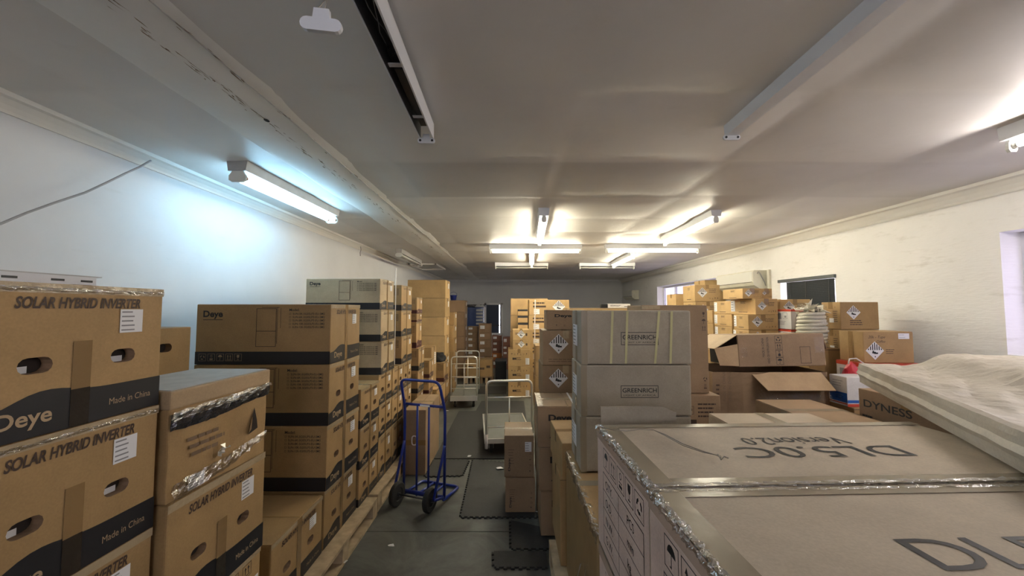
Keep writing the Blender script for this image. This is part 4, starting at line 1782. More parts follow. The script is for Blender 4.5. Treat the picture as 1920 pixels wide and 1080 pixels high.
# metal rail lying on top
zt = lv[0] + .002
rail = thing('metal_rail', 'pale slotted metal rail lying on the nearest inverter carton', 'rail', (-1.31, 0.86, zt), (0, 0, R(-3)))
bm = bmesh.new()
abox(bm, -.035, .035, -.33, .31, 0, .003)
abox(bm, .032, .035, -.33, .31, .003, .026)
abox(bm, -.035, -.032, -.33, .31, .003, .026)
obj('channel', to_mesh(bm, 'channel', 'metal_white'), parent=rail)
for y in (-.2, -.05, .1, .2, .27):
    obj('slot', box_mesh('slot', .0352, .0362, y, y + .03, .010, .016, 'plastic_black'), parent=rail)
obj('rail_cover', box_mesh('rail_cover', -.045, .030, -.33, .33, .0265, .0295, 'metal_grey'), parent=rail)

# stack 2: ripped carton on inverter cartons
X2 = -1.14
yn, yf2 = yx(318, 900, X2), yx(494, 900, X2)
z2 = [zx(494, 846, X2), zx(490, 1021, X2)]
z2 += [z2[1] - 0.40, PH]
STY['inv_s2'] = lambda k: sty_inverter(k, bigtape=True, foam=False, front=False)


def sty_under(k):
    sty_inverter(k, front=False, holes=False, title=False, sticker=False)
    for i, kd in enumerate(('recycle', 'umbrella', 'arrows')):
        k.icon('handling_symbols', 'black_print', 'R', kd, 0.50 + i * 0.16, 0.86, 0.055)
    k.sticker('R', 0.80, 0.97, 0.40, 0.72)


STY['inv_under'] = sty_under
stack(['inv_s2', 'inv_under', 'inv_small'], X2 - 0.86, X2, yn, yf2, z2, 'brown inverter carton with hand holes and tape',
      'under the ripped film wrapped carton', 'inverter_carton', GI)
# the ripped carton itself
w, d = 0.335, 0.475
zt2 = zx(497, 692, X2 + .01)
h = zt2 - z2[0] - 0.004
t = thing('ripped_carton', 'ripped pale topped carton wrapped in torn black tape and film', 'carton', (X2 - w / 2 + .006, (yn + yf2) / 2 - .008, z2[0] + .002), (0, 0, R(-3.0)))
bm = bmesh.new()
abox(bm, -w / 2, w / 2, -d / 2, d / 2, 0, h - .062, bev=.006)
bmesh.ops.subdivide_edges(bm, edges=[e for e in bm.edges if e.calc_length() > .05], cuts=9, use_grid_fill=True)
for v in bm.verts:
    e = 1.0
    if v.co.x > w / 2 - .02:
        v.co.x -= 0.010 * max(0, noise.noise(v.co * 9 + Vector((3, 1, 2)))) + 0.012 * math.exp(-((v.co.y - .02) ** 2 + (v.co.z - .16) ** 2) / .006)
    v.co += Vector((noise.noise(v.co * 6), noise.noise(v.co * 6 + Vector((9, 0, 0))), 0)) * 0.004
obj('carton_body', to_mesh(bm, 'carton_body', 'kraft'), parent=t)
bm = bmesh.new()
abox(bm, -w / 2 - .004, w / 2 + .008, -d / 2 - .006, d / 2 + .010, h - .062, h, bev=.006)
obj('lid', to_mesh(bm, 'lid', 'kraft_inner'), parent=t)
bm = bmesh.new()
abox(bm, -w / 2 + .004, w / 2 - .002, -d / 2 + .004, d / 2 - .002, h + .0005, h + .0025)
simple('pale_card', (0.50, 0.475, 0.43), 0.7, var=0.1, scale=20)
obj('pale_top', to_mesh(bm, 'pale_top', 'pale_card'), parent=t)  # pale grey sheet over the top of the lid


def strip(name, parent, pts, widths, mat, jit=0.0, n=26, seed=1, x=None):
    """crumpled strip on the aisle face: pts are (y,z) along its middle"""
    rg = random.Random(seed)
    bm = bmesh.new()
    rows = []
    for i in range(n + 1):
        q = i / n * (len(pts) - 1)
        k = min(int(q), len(pts) - 2)
        f = q - k
        y = pts[k][0] * (1 - f) + pts[k + 1][0] * f
        z = pts[k][1] * (1 - f) + pts[k + 1][1] * f
        wd = widths[k] * (1 - f) + widths[k + 1] * f
        rows.append([bm.verts.new((x + rg.uniform(0, jit) + (0.004 if m in (1, 2) else 0), y + rg.gauss(0, jit * .2), z + wd * (m / 3 - .5) + rg.gauss(0, jit * .2))) for m in range(4)])
    for a, b in zip(rows, rows[1:]):
        for m in range(3):
            bm.faces.new((a[m], b[m], b[m + 1], a[m + 1]))
    return obj(name, to_mesh(bm, name, mat), parent=parent)


simple('tape_black', (0.02, 0.021, 0.025), 0.12, spec=0.9, bump=0.8, bscale=30)
strip('black_tape', t, [(-d / 2 - .004, h - .105), (-.08, h - .108), (.08, h - .10), (d / 2 + .004, h - .085)], [.055, .06, .045, .05], 'tape_black', .006, seed=2, x=w / 2 + .004)
strip('film_wrap', t, [(-d / 2, h - .085), (0, h - .08), (d / 2, h - .066)], [.03, .03, .02], 'film_edge', .010, seed=3, x=w / 2 + .010)
strip('film_wrap', t, [(-d / 2 + .01, .03), (0, .05), (d / 2 - .02, .09)], [.06, .05, .03], 'film_edge', .010, seed=5, x=w / 2 + .008)
# torn hole, torn flap and print
bm = bmesh.new()
bm.faces.new([bm.verts.new((w / 2 + .004, y, z)) for y, z in ((.128, .115), (.182, .128), (.176, .165), (.158, .222), (.140, .165))])
obj('torn_hole', to_mesh(bm, 'torn_hole', 'hole_dark'), parent=t)
bm = bmesh.new()
q = [(w / 2 + .006, .126, .118), (w / 2 + .022, .120, .140), (w / 2 + .016, .134, .19), (w / 2 + .006, .140, .175)]
bm.faces.new([bm.verts.new(p) for p in q])
obj('torn_flap', to_mesh(bm, 'torn_flap', 'kraft_inner'), parent=t)
bm = bmesh.new()
rg = random.Random(8)
for k in range(10):
    y, z = -.02 + rg.gauss(0, .012), .10 + rg.gauss(0, .008)
    a = rg.uniform(0, PI)
    s = rg.uniform(.008, .02)
    bm.faces.new([bm.verts.new((w / 2 + .006 + rg.uniform(0, .015), y + s * math.cos(a + b), z + s * .6 * math.sin(a + b))) for b in (0, 2.1, 4.2)])
obj('crumpled_film', to_mesh(bm, 'crumpled_film', 'steel'), parent=t)
kk = Kit(w, d, h)
for i in range(3):
    kk.lines('faded_lettering#%d' % i, 'faint_print', 'R', 0.14 + .02 * i, 0.50, 0.49 - i * .075, 0.53 - i * .075, 1, 0.9, seed=i)
kk.sticker('R', 0.16, 0.30, 0.03, 0.16)
for n_, me in kk.build():
    for v in me.vertices:
        v.co.x += .005
    obj(n_, me, parent=t)

# low single carton in front of stack 3
X3 = -1.21
z3 = [zx(615, 570, X3), zx(615, 684, X3), zx(615, 798, X3), zx(615, 917, X3)]
yn3, yf3 = yx(615, 750, X3), yx(672, 750, X3)
lowtop = z3[3] - .004
carton('inv_top', X3 - .885, X3 - .005, yn3 - .56, yn3 - .03, PH, lowtop, 'low brown inverter carton with open top view, alone between two taller stacks', 'inverter_carton', group=GI, jitter=False)
# carton with a hand hole by the left wall, standing on the cartons behind the ripped one
XH = -1.62
yfh = yx(357, 650, XH)
zth = zx(357, 612, XH)
carton('hand_hole_side', XH - .80, XH, yfh - .45, yfh, zth - .36, zth, 'plain brown carton with one hand hole by the left wall behind the ripped carton', jitter=False)
carton('plain_nolabel', XH - .80, XH, yfh - .45, yfh, z2[0], zth - .36, 'plain brown carton under the hand hole carton by the left wall', jitter=False)

# stack 3: three front printed cartons on one
WH3 = 'in the stack behind the low carton'
stack('inv_nohole', X3 - .885, X3, yn3, yf3, z3[:2], 'inverter carton with black band and uncut holes', WH3, 'inverter_carton', GI)
stack('inv', X3 - .885, X3 + .006, yn3, yf3, z3[1:], 'inverter carton with black band and punched holes', WH3, 'inverter_carton', GI, first=1)
stack('inv_small', X3 - .885, X3, yn3, yf3, [z3[3], PH], 'dented inverter carton on the pallet', WH3, 'inverter_carton', GI, first=3)

# stack 4: three smaller cartons
X4 = -1.20
yn4, yf4 = yf3 + .02, yx(709, 800, X4)
z4 = [zx(709, 713, X4), zx(709, 778, X4), zx(709, 844, X4), PH]
stack('inv_open', X4 - .70, X4, yn4, yf4, z4, 'small inverter carton with punched hand holes', 'in the short stack before the pale stack', 'inverter_carton', GI)

# stack 5 and the row under it
y5 = [yf4 + .015, yx(736, 700, X4), yx(756, 700, X4), yx(771, 700, X4)]
zr = [zx(706, 706, X4), zx(706, 765, X4), zx(706, 826, X4), PH]
for i, nm in enumerate(('below the pale cartons', 'between the pale and the dark tall stacks', 'below the three far inverter cartons')):
    stack('inv_small', X4 - .70, X4, y5[i] + .004, y5[i + 1] - .004, zr, 'small brown inverter carton', nm + ' on the pallet', 'inverter_carton', GI)
z5 = [zx(706, 520, X4), zx(706, 580, X4), zx(706, 642, X4), zr[0]]
stack('inv_pale', X4 - .68, X4 + .004, y5[0] + .005, y5[0] + .40, z5, 'pale printed inverter carton with black band', 'of the pale three beside the left wall', 'inverter_carton', GI, dx=[-.012, -.002, .004])
yn6 = yx(753, 600, X4)
z6 = [zx(753, 534, X4), zx(753, 582, X4), zx(753, 631, X4), zr[0]]
stack('inv_nohole', X4 - .66, X4, yn6, y5[3] - .005, z6, 'narrow inverter carton with wavy black band', 'of the three behind the pale stack', 'inverter_carton', GI)
# white strap hanging at the corner of the pale stack
tag(obj('plastic_strap', box_mesh('plastic_strap', -1.262, -1.258, yn6 - .04, yn6 - .02, zr[0], z6[0] + .18, 'strap_white')), 'thin white plastic strap hanging upright beside the pale inverter cartons', 'strap')

# stack 7: behind
X7 = -1.20
yn7 = yx(783.7, 690, X7)
z7 = [zx(784, 557, X7), zx(784, 588, X7), zx(784, 604, X7), zx(784, 653, X7), zx(784, 695, X7), zx(784, 737, X7)]
stack('inv_red', X7 - .55, X7 - .03, yn7 + .01, yn7 + .30, z7[:4], 'slim tan carton', 'on the two dark banded cartons behind the hand truck', 'carton', None)
stack('inv_nohole', X7 - .60, X7, yn7, yn7 + .33, z7[3:] + [(z7[5] + PH) / 2, PH], 'dark banded carton', 'under the slim tan cartons behind the hand truck', 'inverter_carton', None)
yn8 = yx(804.5, 700, X7)
z8 = [zx(804, 676, X7), zx(804, 709, X7), zx(804, 738, X7)]
stack('inv_red', X7 - .50, X7, yn8, yn8 + .28, z8 + [PH], 'tan carton with dark red band', 'in the short stack next to the black jacket', 'carton', None)
# low layer with the jacket carton
ya = yx(819, 735, X7)
zl = zx(836, 712, X7)
carton('inv_red', X7 - .62, X7, ya, ya + .54, 0, zl, 'tan floor carton beside the caged trolley, nearer of two', jitter=False)
carton('inv_red', X7 - .62, X7, ya + .56, ya + 1.10, 0, zl, 'tan floor carton beside the caged trolley, under the jacket carton', jitter=False)
carton('inv_red', X7 - .36, X7, ya + .62, ya + 1.06, zl, zl + .34, 'tan carton with dark red band carrying the black jacket', jitter=False)
carton('plain', X7 - .66, X7 - .10, ya + .05, ya + .45, zl, zl + .66, 'upright tan carton with loose straps left of the black jacket', jitter=False)
# black jacket heap
bm = bmesh.new()
bmesh.ops.create_icosphere(bm, subdivisions=4, radius=1.0)
for v in bm.verts:
    c = v.co.copy()
    f = 1 + .35 * noise.noise(c * 1.7) + .14 * noise.noise(c * 5)
    v.co = Vector((c.x * .20 * f, c.y * .19 * f, max(-.02, c.z * .13 * f)))
    if c.x < -.35:
        v.co.z *= .55
    v.co.z += .02
jk = obj('black_jacket', to_mesh(bm, 'black_jacket', 'cloth_black', smooth=True))
jk.location = (X7 - .185, ya + .84, zl + .343)
tag(jk, 'crumpled black jacket heaped on a tan carton', 'jacket')

# stack 8: tall plain cartons
Y8 = 7.42
X8 = P(835, 600, Y=Y8).x
z8 = [zy(v, Y8) for v in (524.6, 559, 594.6, 629.6, 666)]
z8 += [z8[4] / 2, 0]
stack('plain_yellow', X8 - .73, X8, Y8, Y8 + .5, z8, 'large plain tan carton', 'in the tall stack behind the black jacket', 'carton', 'tall plain cartons',
      dx=[0, .0, -.01, -.005, 0, 0])
z = [1.63, 1.36, 1.09, .82, .55, .28, 0]
stack('plain', X8 - .55, -1.20, 7.98, 8.45, z, 'small labelled carton', 'in the column behind the tall plain stack', 'carton', None)
Y9 = 9.6
z9 = [zy(v, Y9) for v in (563, 585, 610, 631, 653)]
z9 += [z9[4] / 2, 0]
stack('plain_dark', P(843, 600, Y=Y9).x - .25, P(871, 600, Y=Y9).x, Y9, Y9 + .5, z9, 'dark brown carton', 'in the stack topped by the blue tub', 'carton', None)
# blue tub on top
tub = thing('blue_tub', 'small blue plastic tub on top of the dark carton stack', 'tub', (P(850, 560, Y=Y9 + .2).x, Y9 + .22, z9[0]))
bm = bmesh.new()
lathe(bm, [(.065, 0), (.085, .12), (.092, .125), (.092, .135), (.078, .135), (.058, .01)], 20)
obj('bowl', to_mesh(bm, 'bowl', 'plastic_blue', smooth=True), parent=tub)
obj('handle', tube_mesh('handle', [(-.09, 0, .13), (-.07, 0, .19), (0, 0, .215), (.07, 0, .19), (.09, 0, .13)], .005, 'plastic_blue', 6), parent=tub)

# blue wrapped bundle at the back wall, with grey trays and a black wrapped top
Y0 = 11.6
bx0, bx1 = P(876, 600, Y=Y0).x, P(907, 600, Y=Y0).x
zt = zy(571, Y0)
t = thing('blue_bundle', 'tall bundle wrapped in blue film by the back window', 'bundle', ((bx0 + bx1) / 2, Y0 + .25, 0))
wd = bx1 - bx0
bm = bmesh.new()
abox(bm, -wd / 2, wd / 2 - .02, -.25, .25, .0, zt - .08, bev=.02)
bmesh.ops.subdivide_edges(bm, edges=[e for e in bm.edges if e.calc_length() > .2], cuts=8, use_grid_fill=True)
for v in bm.verts:
    v.co += Vector((noise.noise(v.co * 5), noise.noise(v.co * 5 + Vector((7, 0, 0))), 0)) * .012
obj('blue_wrap', to_mesh(bm, 'blue_wrap', 'wrap_blue', smooth=True), parent=t)
for i in range(7):
    z = zt - .14 - i * .10
    obj('grey_tray', box_mesh('grey_tray', .02, wd / 2 - .03, -.285, -.26, z - .06, z, 'wrap_grey', bev=.006), parent=t)
bm = bmesh.new()
abox(bm, -wd / 2 - .02, wd / 2 + .04, -.28, .26, zt - .08, zt, bev=.025)
obj('black_top', to_mesh(bm, 'black_top', 'tape_black', smooth=True), parent=t)
bm = bmesh.new()
prism(bm, [(-.02, 0), (.28, 0), (.26, .05), (.2, .075), (.17, .05), (.1, .08), (.02, .06)], frame_m((0, -.285, zt - .075), (1, 0, 0), (0, 0, 1), (0, -1, 0)), .02)
bmesh.ops.recalc_face_normals(bm, faces=bm.faces)
obj('film_tail', to_mesh(bm, 'film_tail', 'wrap_grey'), parent=t)

# columns of small cartons before the back wall
def column(px0, px1, Y, ys, sty, desc, where, dep=.4):
    x0, x1 = P(px0, 600, Y=Y).x, P(px1, 600, Y=Y).x
    stack(sty, x0, x1, Y, Y + dep, [zy(v, Y) for v in ys] + [0], desc, where, 'carton', None)


column(876, 896, 10.7, (612, 622, 632, 643, 655, 670), 'label_front', 'small dark labelled carton', 'in the column against the blue bundle')
column(898, 921, 10.5, (607, 624, 637, 652, 666, 682), 'label_front', 'dark brown carton with small label', 'in the column left under the back window')
column(923, 941, 11.2, (629, 640, 651, 662, 675), ['label_red', 'label_red', 'label_red', 'label_orange', 'label_red'], ['small dark red carton', 'small dark red carton', 'small dark red carton', 'small orange carton', 'small dark red carton'], 'in the red column under the window')
column(943, 958, 11.0, (632, 648, 658, 668), 'label_red', 'small maroon carton', 'in the column next to the red one')
# printed carton on a slatted base
Ye = 8.95
x0, x1 = P(873, 690, Y=Ye).x, P(923, 690, Y=Ye).x
zb, zt = zy(706, Ye), zy(675, Ye)
carton('print_far', x0, x1, Ye, Ye + .5, zb, zt, 'wide tan printed carton standing on a slatted pallet at the back', jitter=False)
t = thing('slatted_pallet', 'weathered slatted pallet under the wide tan carton at the back', 'pallet', ((x0 + x1) / 2, Ye + .27, 0))
wd = (x1 - x0) / 2 + .02
for i in range(6):
    x = -wd + (2 * wd - .06) * i / 5
    obj('runner', box_mesh('runner', x, x + .06, -.3, .25, 0, zb - .022, 'wood_dark' if i % 2 else 'wood', bev=.003), parent=t)
obj('deck', box_mesh('deck', -wd, wd, -.3, .25, zb - .0215, zb - .0005, 'wood_dark'), parent=t)
# black slotted crates
x0, x1 = -.40, -.14
t = thing('black_crate', 'black slotted plastic crate on the floor under the red cartons', 'crate', ((x0 + x1) / 2, 9.6, 0))
wd = (x1 - x0) / 2
obj('crate_body', box_mesh('crate_body', -wd, wd, -.25, .3, 0, .42, 'plastic_black', bev=.01), parent=t)
for i in range(8):
    x = -wd + .02 + (2 * wd - .06) * i / 7
    obj('rib', box_mesh('rib', x, x + .02, -.272, -.251, .0, .42, 'rubber'), parent=t)
obj('rim', box_mesh('rim', -wd - .01, wd + .01, -.28, .31, .421, .45, 'plastic_black', bev=.006), parent=t)

# ================================================================== CARTONS, MIDDLE ROW
Y1 = 7.48
x0, x1 = P(953, 700, Y=Y1).x, P(994, 700, Y=Y1).x
zz = [zy(655, Y1), zy(687, Y1), zy(716, Y1), 0.0]
stack('icons', x0, x1, Y1, Y1 + .42, zz, 'tan carton with a row of handling symbols', 'at the far end of the aisle', 'carton', 'symbol printed cartons at the aisle end')
x2, x3 = P(961, 640, Y=Y1).x, P(993, 640, Y=Y1).x
stack('hazard_small', x2, x3, Y1 + .02, Y1 + .40, [zy(618, Y1), zy(638, Y1), zz[0]], 'small tan carton with a hazard diamond', 'on the symbol printed stack', 'carton', None)
Y3 = 7.95
x0, x1 = P(971, 600, Y=Y3).x, P(991, 600, Y=Y3).x
z3_ = [zy(v, Y3) for v in (580, 592, 605, 619)]
stack('bars', x0, x1 - .015, Y3, Y3 + .4, z3_, 'narrow tan carton with black bar', 'behind the small hazard cartons', 'carton', None)
stack('plain_yellow_nolabel', x0, x1 - .015, Y3, Y3 + .4, [z3_[3], z3_[3] * .66, z3_[3] * .33, 0], 'plain tan carton', 'under the black bar cartons', 'carton', None)
Y5 = 7.95
x0, x1 = P(991, 600, Y=Y5).x, P(1067, 600, Y=Y5).x
z5_ = [zy(v, Y5) for v in (562, 591, 619, 647, 675, 703)] + [0]
stack('strapped', x0 + .006, x1, Y5, Y5 + .45, z5_, 'strapped tan battery carton with printed bar', 'in the far middle stack', 'carton', 'strapped battery cartons')
Y4 = 8.6
x0, x1 = P(957, 600, Y=Y4).x, P(1027, 600, Y=Y4).x
z4_ = [zy(v, Y4) for v in (559.5, 591, 622, 653)]
stack('plain_yellow_nolabel', x0, x1, Y4 + .02, Y4 + .5, z4_ + [z4_[3] / 2, 0], 'big plain tan carton', 'in the hindmost middle stack', 'carton', None)

# big cartons behind the grey ones, with the white printed carton on top
N0 = 5.7
x0, x1 = P(1067, 577, Y=N0).x, P(1200, 577, Y=N0).x
zt = zy(577.5, N0)
stack('plain_yellow_nolabel', x0, x1, N0, N0 + .7, [zt, zt * .66, zt * .33, 0], 'wide tan carton', 'in the stack under the white printed carton', 'carton', None)
carton('white_print', P(1140, 575, Y=N0 + .1).x, P(1182, 575, Y=N0 + .1).x, N0 + .1, N0 + .4, zt, zy(569.5, N0 + .1), 'flat white printed carton on the wide tan stack', jitter=False)
bm = bmesh.new()
abox(bm, -.05, .05, -.05, .05, 0, .06, bev=.01)
o = obj('black_pouch', to_mesh(bm, 'black_pouch', 'cloth_black'))
o.location = (P(1134, 575, Y=N0 + .1).x, N0 + .16, zt + .001)
tag(o, 'small black pouch next to the flat white printed carton', 'pouch')

# column beside the hazard cartons
Y6 = 5.6
x0 = P(1001, 690, Y=Y6 + .35).x
z6_ = [zy(v, Y6) for v in (648, 678, 706, 735)]
stack('plain_nolabel', x0, x0 + .45, Y6, Y6 + .42, z6_ + [z6_[3] / 2, 0], 'plain brown carton', 'in the column left of the hazard cartons', 'carton', None)

# hazard stack with the small brand carton on top
Y7 = 3.52
x0 = P(1018, 650, Y=Y7).x
z7_ = [zy(620, Y7), zy(685, Y7)]
z7_ += [z7_[1] - .30, z7_[1] - .60, z7_[1] - .90, 0.0]
stack('hazard_big', x0, x0 + .42, Y7, Y7 + .45, z7_, 'brown carton with a big hazard diamond', 'in the stack behind the grey cartons', 'carton', 'hazard diamond cartons', dx=[0, -.008, 0, 0, 0])
Yd = 3.66
x0 = P(1025, 600, Y=Yd).x
zd = zy(580.5, Yd)
carton('deye', x0, x0 + .42, Yd, Yd + .3, z7_[0], zd, 'small strapped brand carton on top of the hazard diamond cartons', jitter=False)

# strapped brand cartons standing on the floor
Y8 = 2.97
x0 = P(1010, 800, Y=Y8).x
z8_ = [zy(761, Y8), zy(839, Y8), zy(920, Y8), 0.013]
stack('deye', x0, x0 + .46, Y8, Y8 + .47, z8_, 'brown strapped brand carton', 'in the floor stack beside the carton pair', 'carton', 'brand cartons beside the rubber mats', dx=[-.006, .0, .012])
# carton pair beside the aisle
Yp = 3.30
x0, x1 = P(946, 900, Y=Yp).x, P(1006, 900, Y=Yp).x
zp = [zy(816, Yp), zy(895, Yp), 0.013]
stack(['deye_side_label', 'deye_side'], x0, min(x1, .185), Yp, Yp + .40, zp, ['brown carton with a grey label', 'brown carton with sideways brand lettering'], 'of the pair on the wide mat', 'carton', None)

# tilted column next to the grey cartons
Y9 = 2.41
x0 = P(1050, 830, Y=Y9).x
zq = zy(830, Y9)
carton('plain_nolabel', x0 + .0, x0 + .40, Y9, Y9 + .50, zq - .22, zq, 'shallow brown carton with taped lid between brand cartons and grey cartons', rz=2.5)
carton('plain_nolabel', x0 + .0, x0 + .40, Y9 + .01, Y9 + .48, PH, zq - .22, 'deep film scuffed carton under the shallow brown carton', jitter=False)

# grey brand cartons
Yg = 2.06
xg0, xg1 = P(1090, 630, Y=Yg).x, P(1296, 630, Y=Yg).x
zg = [zy(582, Yg), zy(684, Yg), zy(781, Yg), zy(886, Yg)]
GG = 'grey brand cartons in the middle stack'
carton('greenrich_strapped', xg0, xg1, Yg, Yg + .31, zg[1], zg[0], 'grey framed brand carton bound with four yellow straps', group=GG, jitter=False)
carton('greenrich', xg0 - .005, xg1 - .005, Yg, Yg + .31, zg[2], zg[1], 'grey framed brand carton under the yellow strapped one', group=GG, jitter=False)
carton('greenrich', xg0 - .01, xg1 - .01, Yg, Yg + .31, zg[3] + .002, zg[2], 'grey framed brand carton half hidden by the loose cardboard sheet', group=GG, jitter=False)
# wrapped carton under them
xm0 = P(1066, 886, Y=Yg + .3).x - .01
wc = carton('wrapped', xm0, xm0 + .68, 1.50, Yg + .33, PH, zg[3], 'large carton sheathed in torn film under the grey brand cartons', jitter=False)
bm = bmesh.new()
rg = random.Random(31)
rows = []
hh = zg[3] - PH
for j in range(30):
    y = -.435 + .87 * j / 29
    rows.append([bm.verts.new((-.344 - rg.uniform(0, .008) + (.05 if k == 0 else 0), y, hh - .008 if k == 0 else hh - .010 - (k - 1) * (hh - .012) / 10)) for k in range(11)])
for a, b in zip(rows, rows[1:]):
    for k in range(10):
        bm.faces.new((a[k], b[k], b[k + 1], a[k + 1]))
obj('film_sheath', to_mesh(bm, 'film_sheath', 'film'), parent=wc)
bm = bmesh.new()
rows = []
for j in range(60):
    y = -.435 + .87 * j / 59
    rows.append([bm.verts.new((-.34 + a + rg.gauss(0, .003), y, hh - .010 + c + rg.gauss(0, .002))) for a, c in ((.022, .003), (.010, .005), (-.003, .002), (-.008, -.014), (-.008, -.034))])
for a, b in zip(rows, rows[1:]):
    for k in range(4):
        bm.faces.new((a[k], b[k], b[k + 1], a[k + 1]))
obj('creased_edge_film', to_mesh(bm, 'creased_edge_film', 'film_edge'), parent=wc)
bm = bmesh.new()
for k, (y, z, s) in enumerate(((-.30, hh - .26, .07), (-.18, hh - .30, .05), (-.36, hh - .42, .06))):
    bm.faces.new([bm.verts.new((-.352 - .02 * m, y + s * math.cos(m * 2.1), z + s * math.sin(m * 2.1))) for m in range(3)])
obj('torn_film', to_mesh(bm, 'torn_film', 'sticker'), parent=wc)
# loose cardboard sheet
zs = zy(763, 1.56)
t = P(1127, 780, Y=1.56).x
bm = bmesh.new()
hh = zs - zg[3] - .004
abox(bm, 0, .30, 0, .005, 0, hh)
bmesh.ops.subdivide_edges(bm, edges=[e for e in bm.edges if e.calc_length() > .1], cuts=5, use_grid_fill=True)
for v in bm.verts:
    v.co.y += .012 * math.sin(v.co.x * 9)
    if v.co.z > hh * .9:
        v.co.z -= .05 * (v.co.x ** 2) + (.02 if v.co.x > .28 else 0)
o = obj('cardboard_sheet', to_mesh(bm, 'cardboard_sheet', 'kraft_grey'))
o.location = (t, 1.56, zg[3] + .004)
tag(o, 'loose grey cardboard sheet standing before the grey brand cartons', 'cardboard')

# ================================================================== NEAR RIGHT: big battery cartons
DT = 0.43
ZT = CAMZ - DT
HD = .415
GD = 'large battery cartons at the near right'
WD5 = 1.20
dA = .497
RZ = 2.0


def big_carton(sty, px, py, z1, label):
    """placed by the far left corner of its lid"""
    c = P(px, py, Z=ZT)
    m = Matrix.Rotation(R(RZ), 3, 'Z')
    ctr = c - m @ Vector((-WD5 / 2, dA / 2, 0))
    return carton(sty, ctr.x - WD5 / 2, ctr.x + WD5 / 2, ctr.y - dA / 2, ctr.y + dA / 2, max(z1 - HD, 0), z1, label, rz=RZ, group=GD)


big = [big_carton('dl5', 1120, 797, ZT, 'large beige battery carton with a wire on its lid'),
       big_carton('dl5_upright', 1217, 918, ZT, 'large beige battery carton with big printed lid under the wrapped package')]
for i in range(2):
    nm = ('upper', 'lower')[i]
    big_carton('dl5', 1121, 797, ZT - HD * (i + 1), nm + ' supporting battery carton below the one with the wire')
    big_carton('dl5', 1218, 918, ZT - HD * (i + 1), nm + ' supporting battery carton below the one with big lid print')
# crumpled clear film along the left lid edges
for i, b in enumerate(big):
    rg = random.Random(40 + i)
    bm = bmesh.new()
    rows = []
    n = 70
    for j in range(n + 1):
        y = -dA / 2 + dA * j / n
        rows.append([bm.verts.new((-WD5 / 2 + a + rg.gauss(0, .0022), y, HD - .003 + c + rg.gauss(0, .0022))) for a, c in ((.014, .0035), (.009, .006), (.002, .005), (-.004, -.002), (-.005, -.008), (-.004, -.014))])
    for a, c in zip(rows, rows[1:]):
        for k in range(5):
            bm.faces.new((a[k], c[k], c[k + 1], a[k + 1]))
    obj('edge_film', to_mesh(bm, 'edge_film', 'film_edge'), parent=b)
    # film along the seam
    bm = bmesh.new()
    rows = []
    s = -1 if i == 0 else 1
    for j in range(90):
        x = -WD5 / 2 + WD5 * j / 89
        rows.append([bm.verts.new((x, s * (dA / 2 - a) + rg.gauss(0, .001), HD - .003 + c + rg.gauss(0, .0012))) for a, c in ((.016, .003), (.009, .004), (.003, .002), (.0, -.006))])
    for a, c in zip(rows, rows[1:]):
        for k in range(3):
            bm.faces.new((a[k], c[k], c[k + 1], a[k + 1]))
    obj('seam_film', to_mesh(bm, 'seam_film', 'film_edge'), parent=b)
# thin wire lying on the lid
pp = [(1128, 801), (1150, 806), (1175, 808), (1200, 805), (1225, 806), (1248, 815), (1280, 832), (1318, 846), (1342, 853), (1352, 857)]
pts = [P(x, y, Z=ZT + .011 + (.006 if 2 < i < 7 else 0)) for i, (x, y) in enumerate(pp)]
t = thing('tie_wire', 'thin bent tie wire lying on the battery carton lid', 'wire', pts[5])
rel = lambda q: [p - pts[5] for p in q]
obj('strand', tube_mesh('strand', rel(pts), .0016, 'wire_steel', 5), parent=t)
pts2 = [P(x, y + 3 * math.sin(i * .8), Z=ZT + .011) for i, (x, y) in enumerate(pp[4:])]
obj('strand', tube_mesh('strand', rel(pts2), .0014, 'wire_steel', 5), parent=t)
obj('twist', tube_mesh('twist', rel([P(1346, 852, Z=ZT + .012), P(1352, 862, Z=ZT + .012), P(1358, 856, Z=ZT + .014), P(1366, 859, Z=ZT + .012)]), .002, 'wire_steel', 5), parent=t)

# paper wrapped package lying across
A = P(1612, 716, Z=ZT + .009)
Bp = P(1920, 888, Z=ZT + .009)
dv = (Bp - A)
dv.z = 0
dirv = dv.normalized()
nrm = Vector((-dirv.y, dirv.x, 0))
if nrm.x < 0:
    nrm = -nrm
LP, WP, TP = 2.0, 1.05, 0.115
bm = bmesh.new()
NU, NV = 110, 60
top, bot = [], []
for i in range(NU + 1):
    u = LP * i / NU
    rt, rb = [], []
    for j in range(NV + 1):
        v = WP * j / NV
        p = A + dirv * u + nrm * v
        e = min(u, LP - u, v, WP - v)
        rd = 1 - math.exp(-e / .018)
        hump = 1 / (1 + math.exp(-(v - .24 - .10 * u) / .028)) * (1 / (1 + math.exp(-(u - .04) / .02)))
        z = TP * (.93 + .07 * rd)
        z += .085 * hump
        q = Vector((u * 5, v * 5, 0))
        cr = abs(noise.noise(q * 1.1)) * .016 + abs(noise.noise(q * 3.1 + Vector((4, 4, 4)))) * .010 + abs(noise.noise(q * 7.3)) * .004
        z += -cr * (1.0 if rd > .7 else .3) + .004 * math.sin((u * .3 + v) * 60) * math.exp(-((v - .18) / .09) ** 2)
        z += .035 * math.exp(-((u - .62) ** 2 / .012 + (v - .62) ** 2 / .02)) * noise.noise(q * 4)
        rt.append(bm.verts.new((p.x, p.y, ZT + .009 + z)))
        bz = 0.0
        rb.append(bm.verts.new((p.x, p.y, ZT + .009 + bz)) if (i in (0, NU) or j in (0, NV)) else None)
    top.append(rt)
    bot.append(rb)
for i in range(NU):
    for j in range(NV):
        bm.faces.new((top[i][j], top[i + 1][j], top[i + 1][j + 1], top[i][j + 1]))


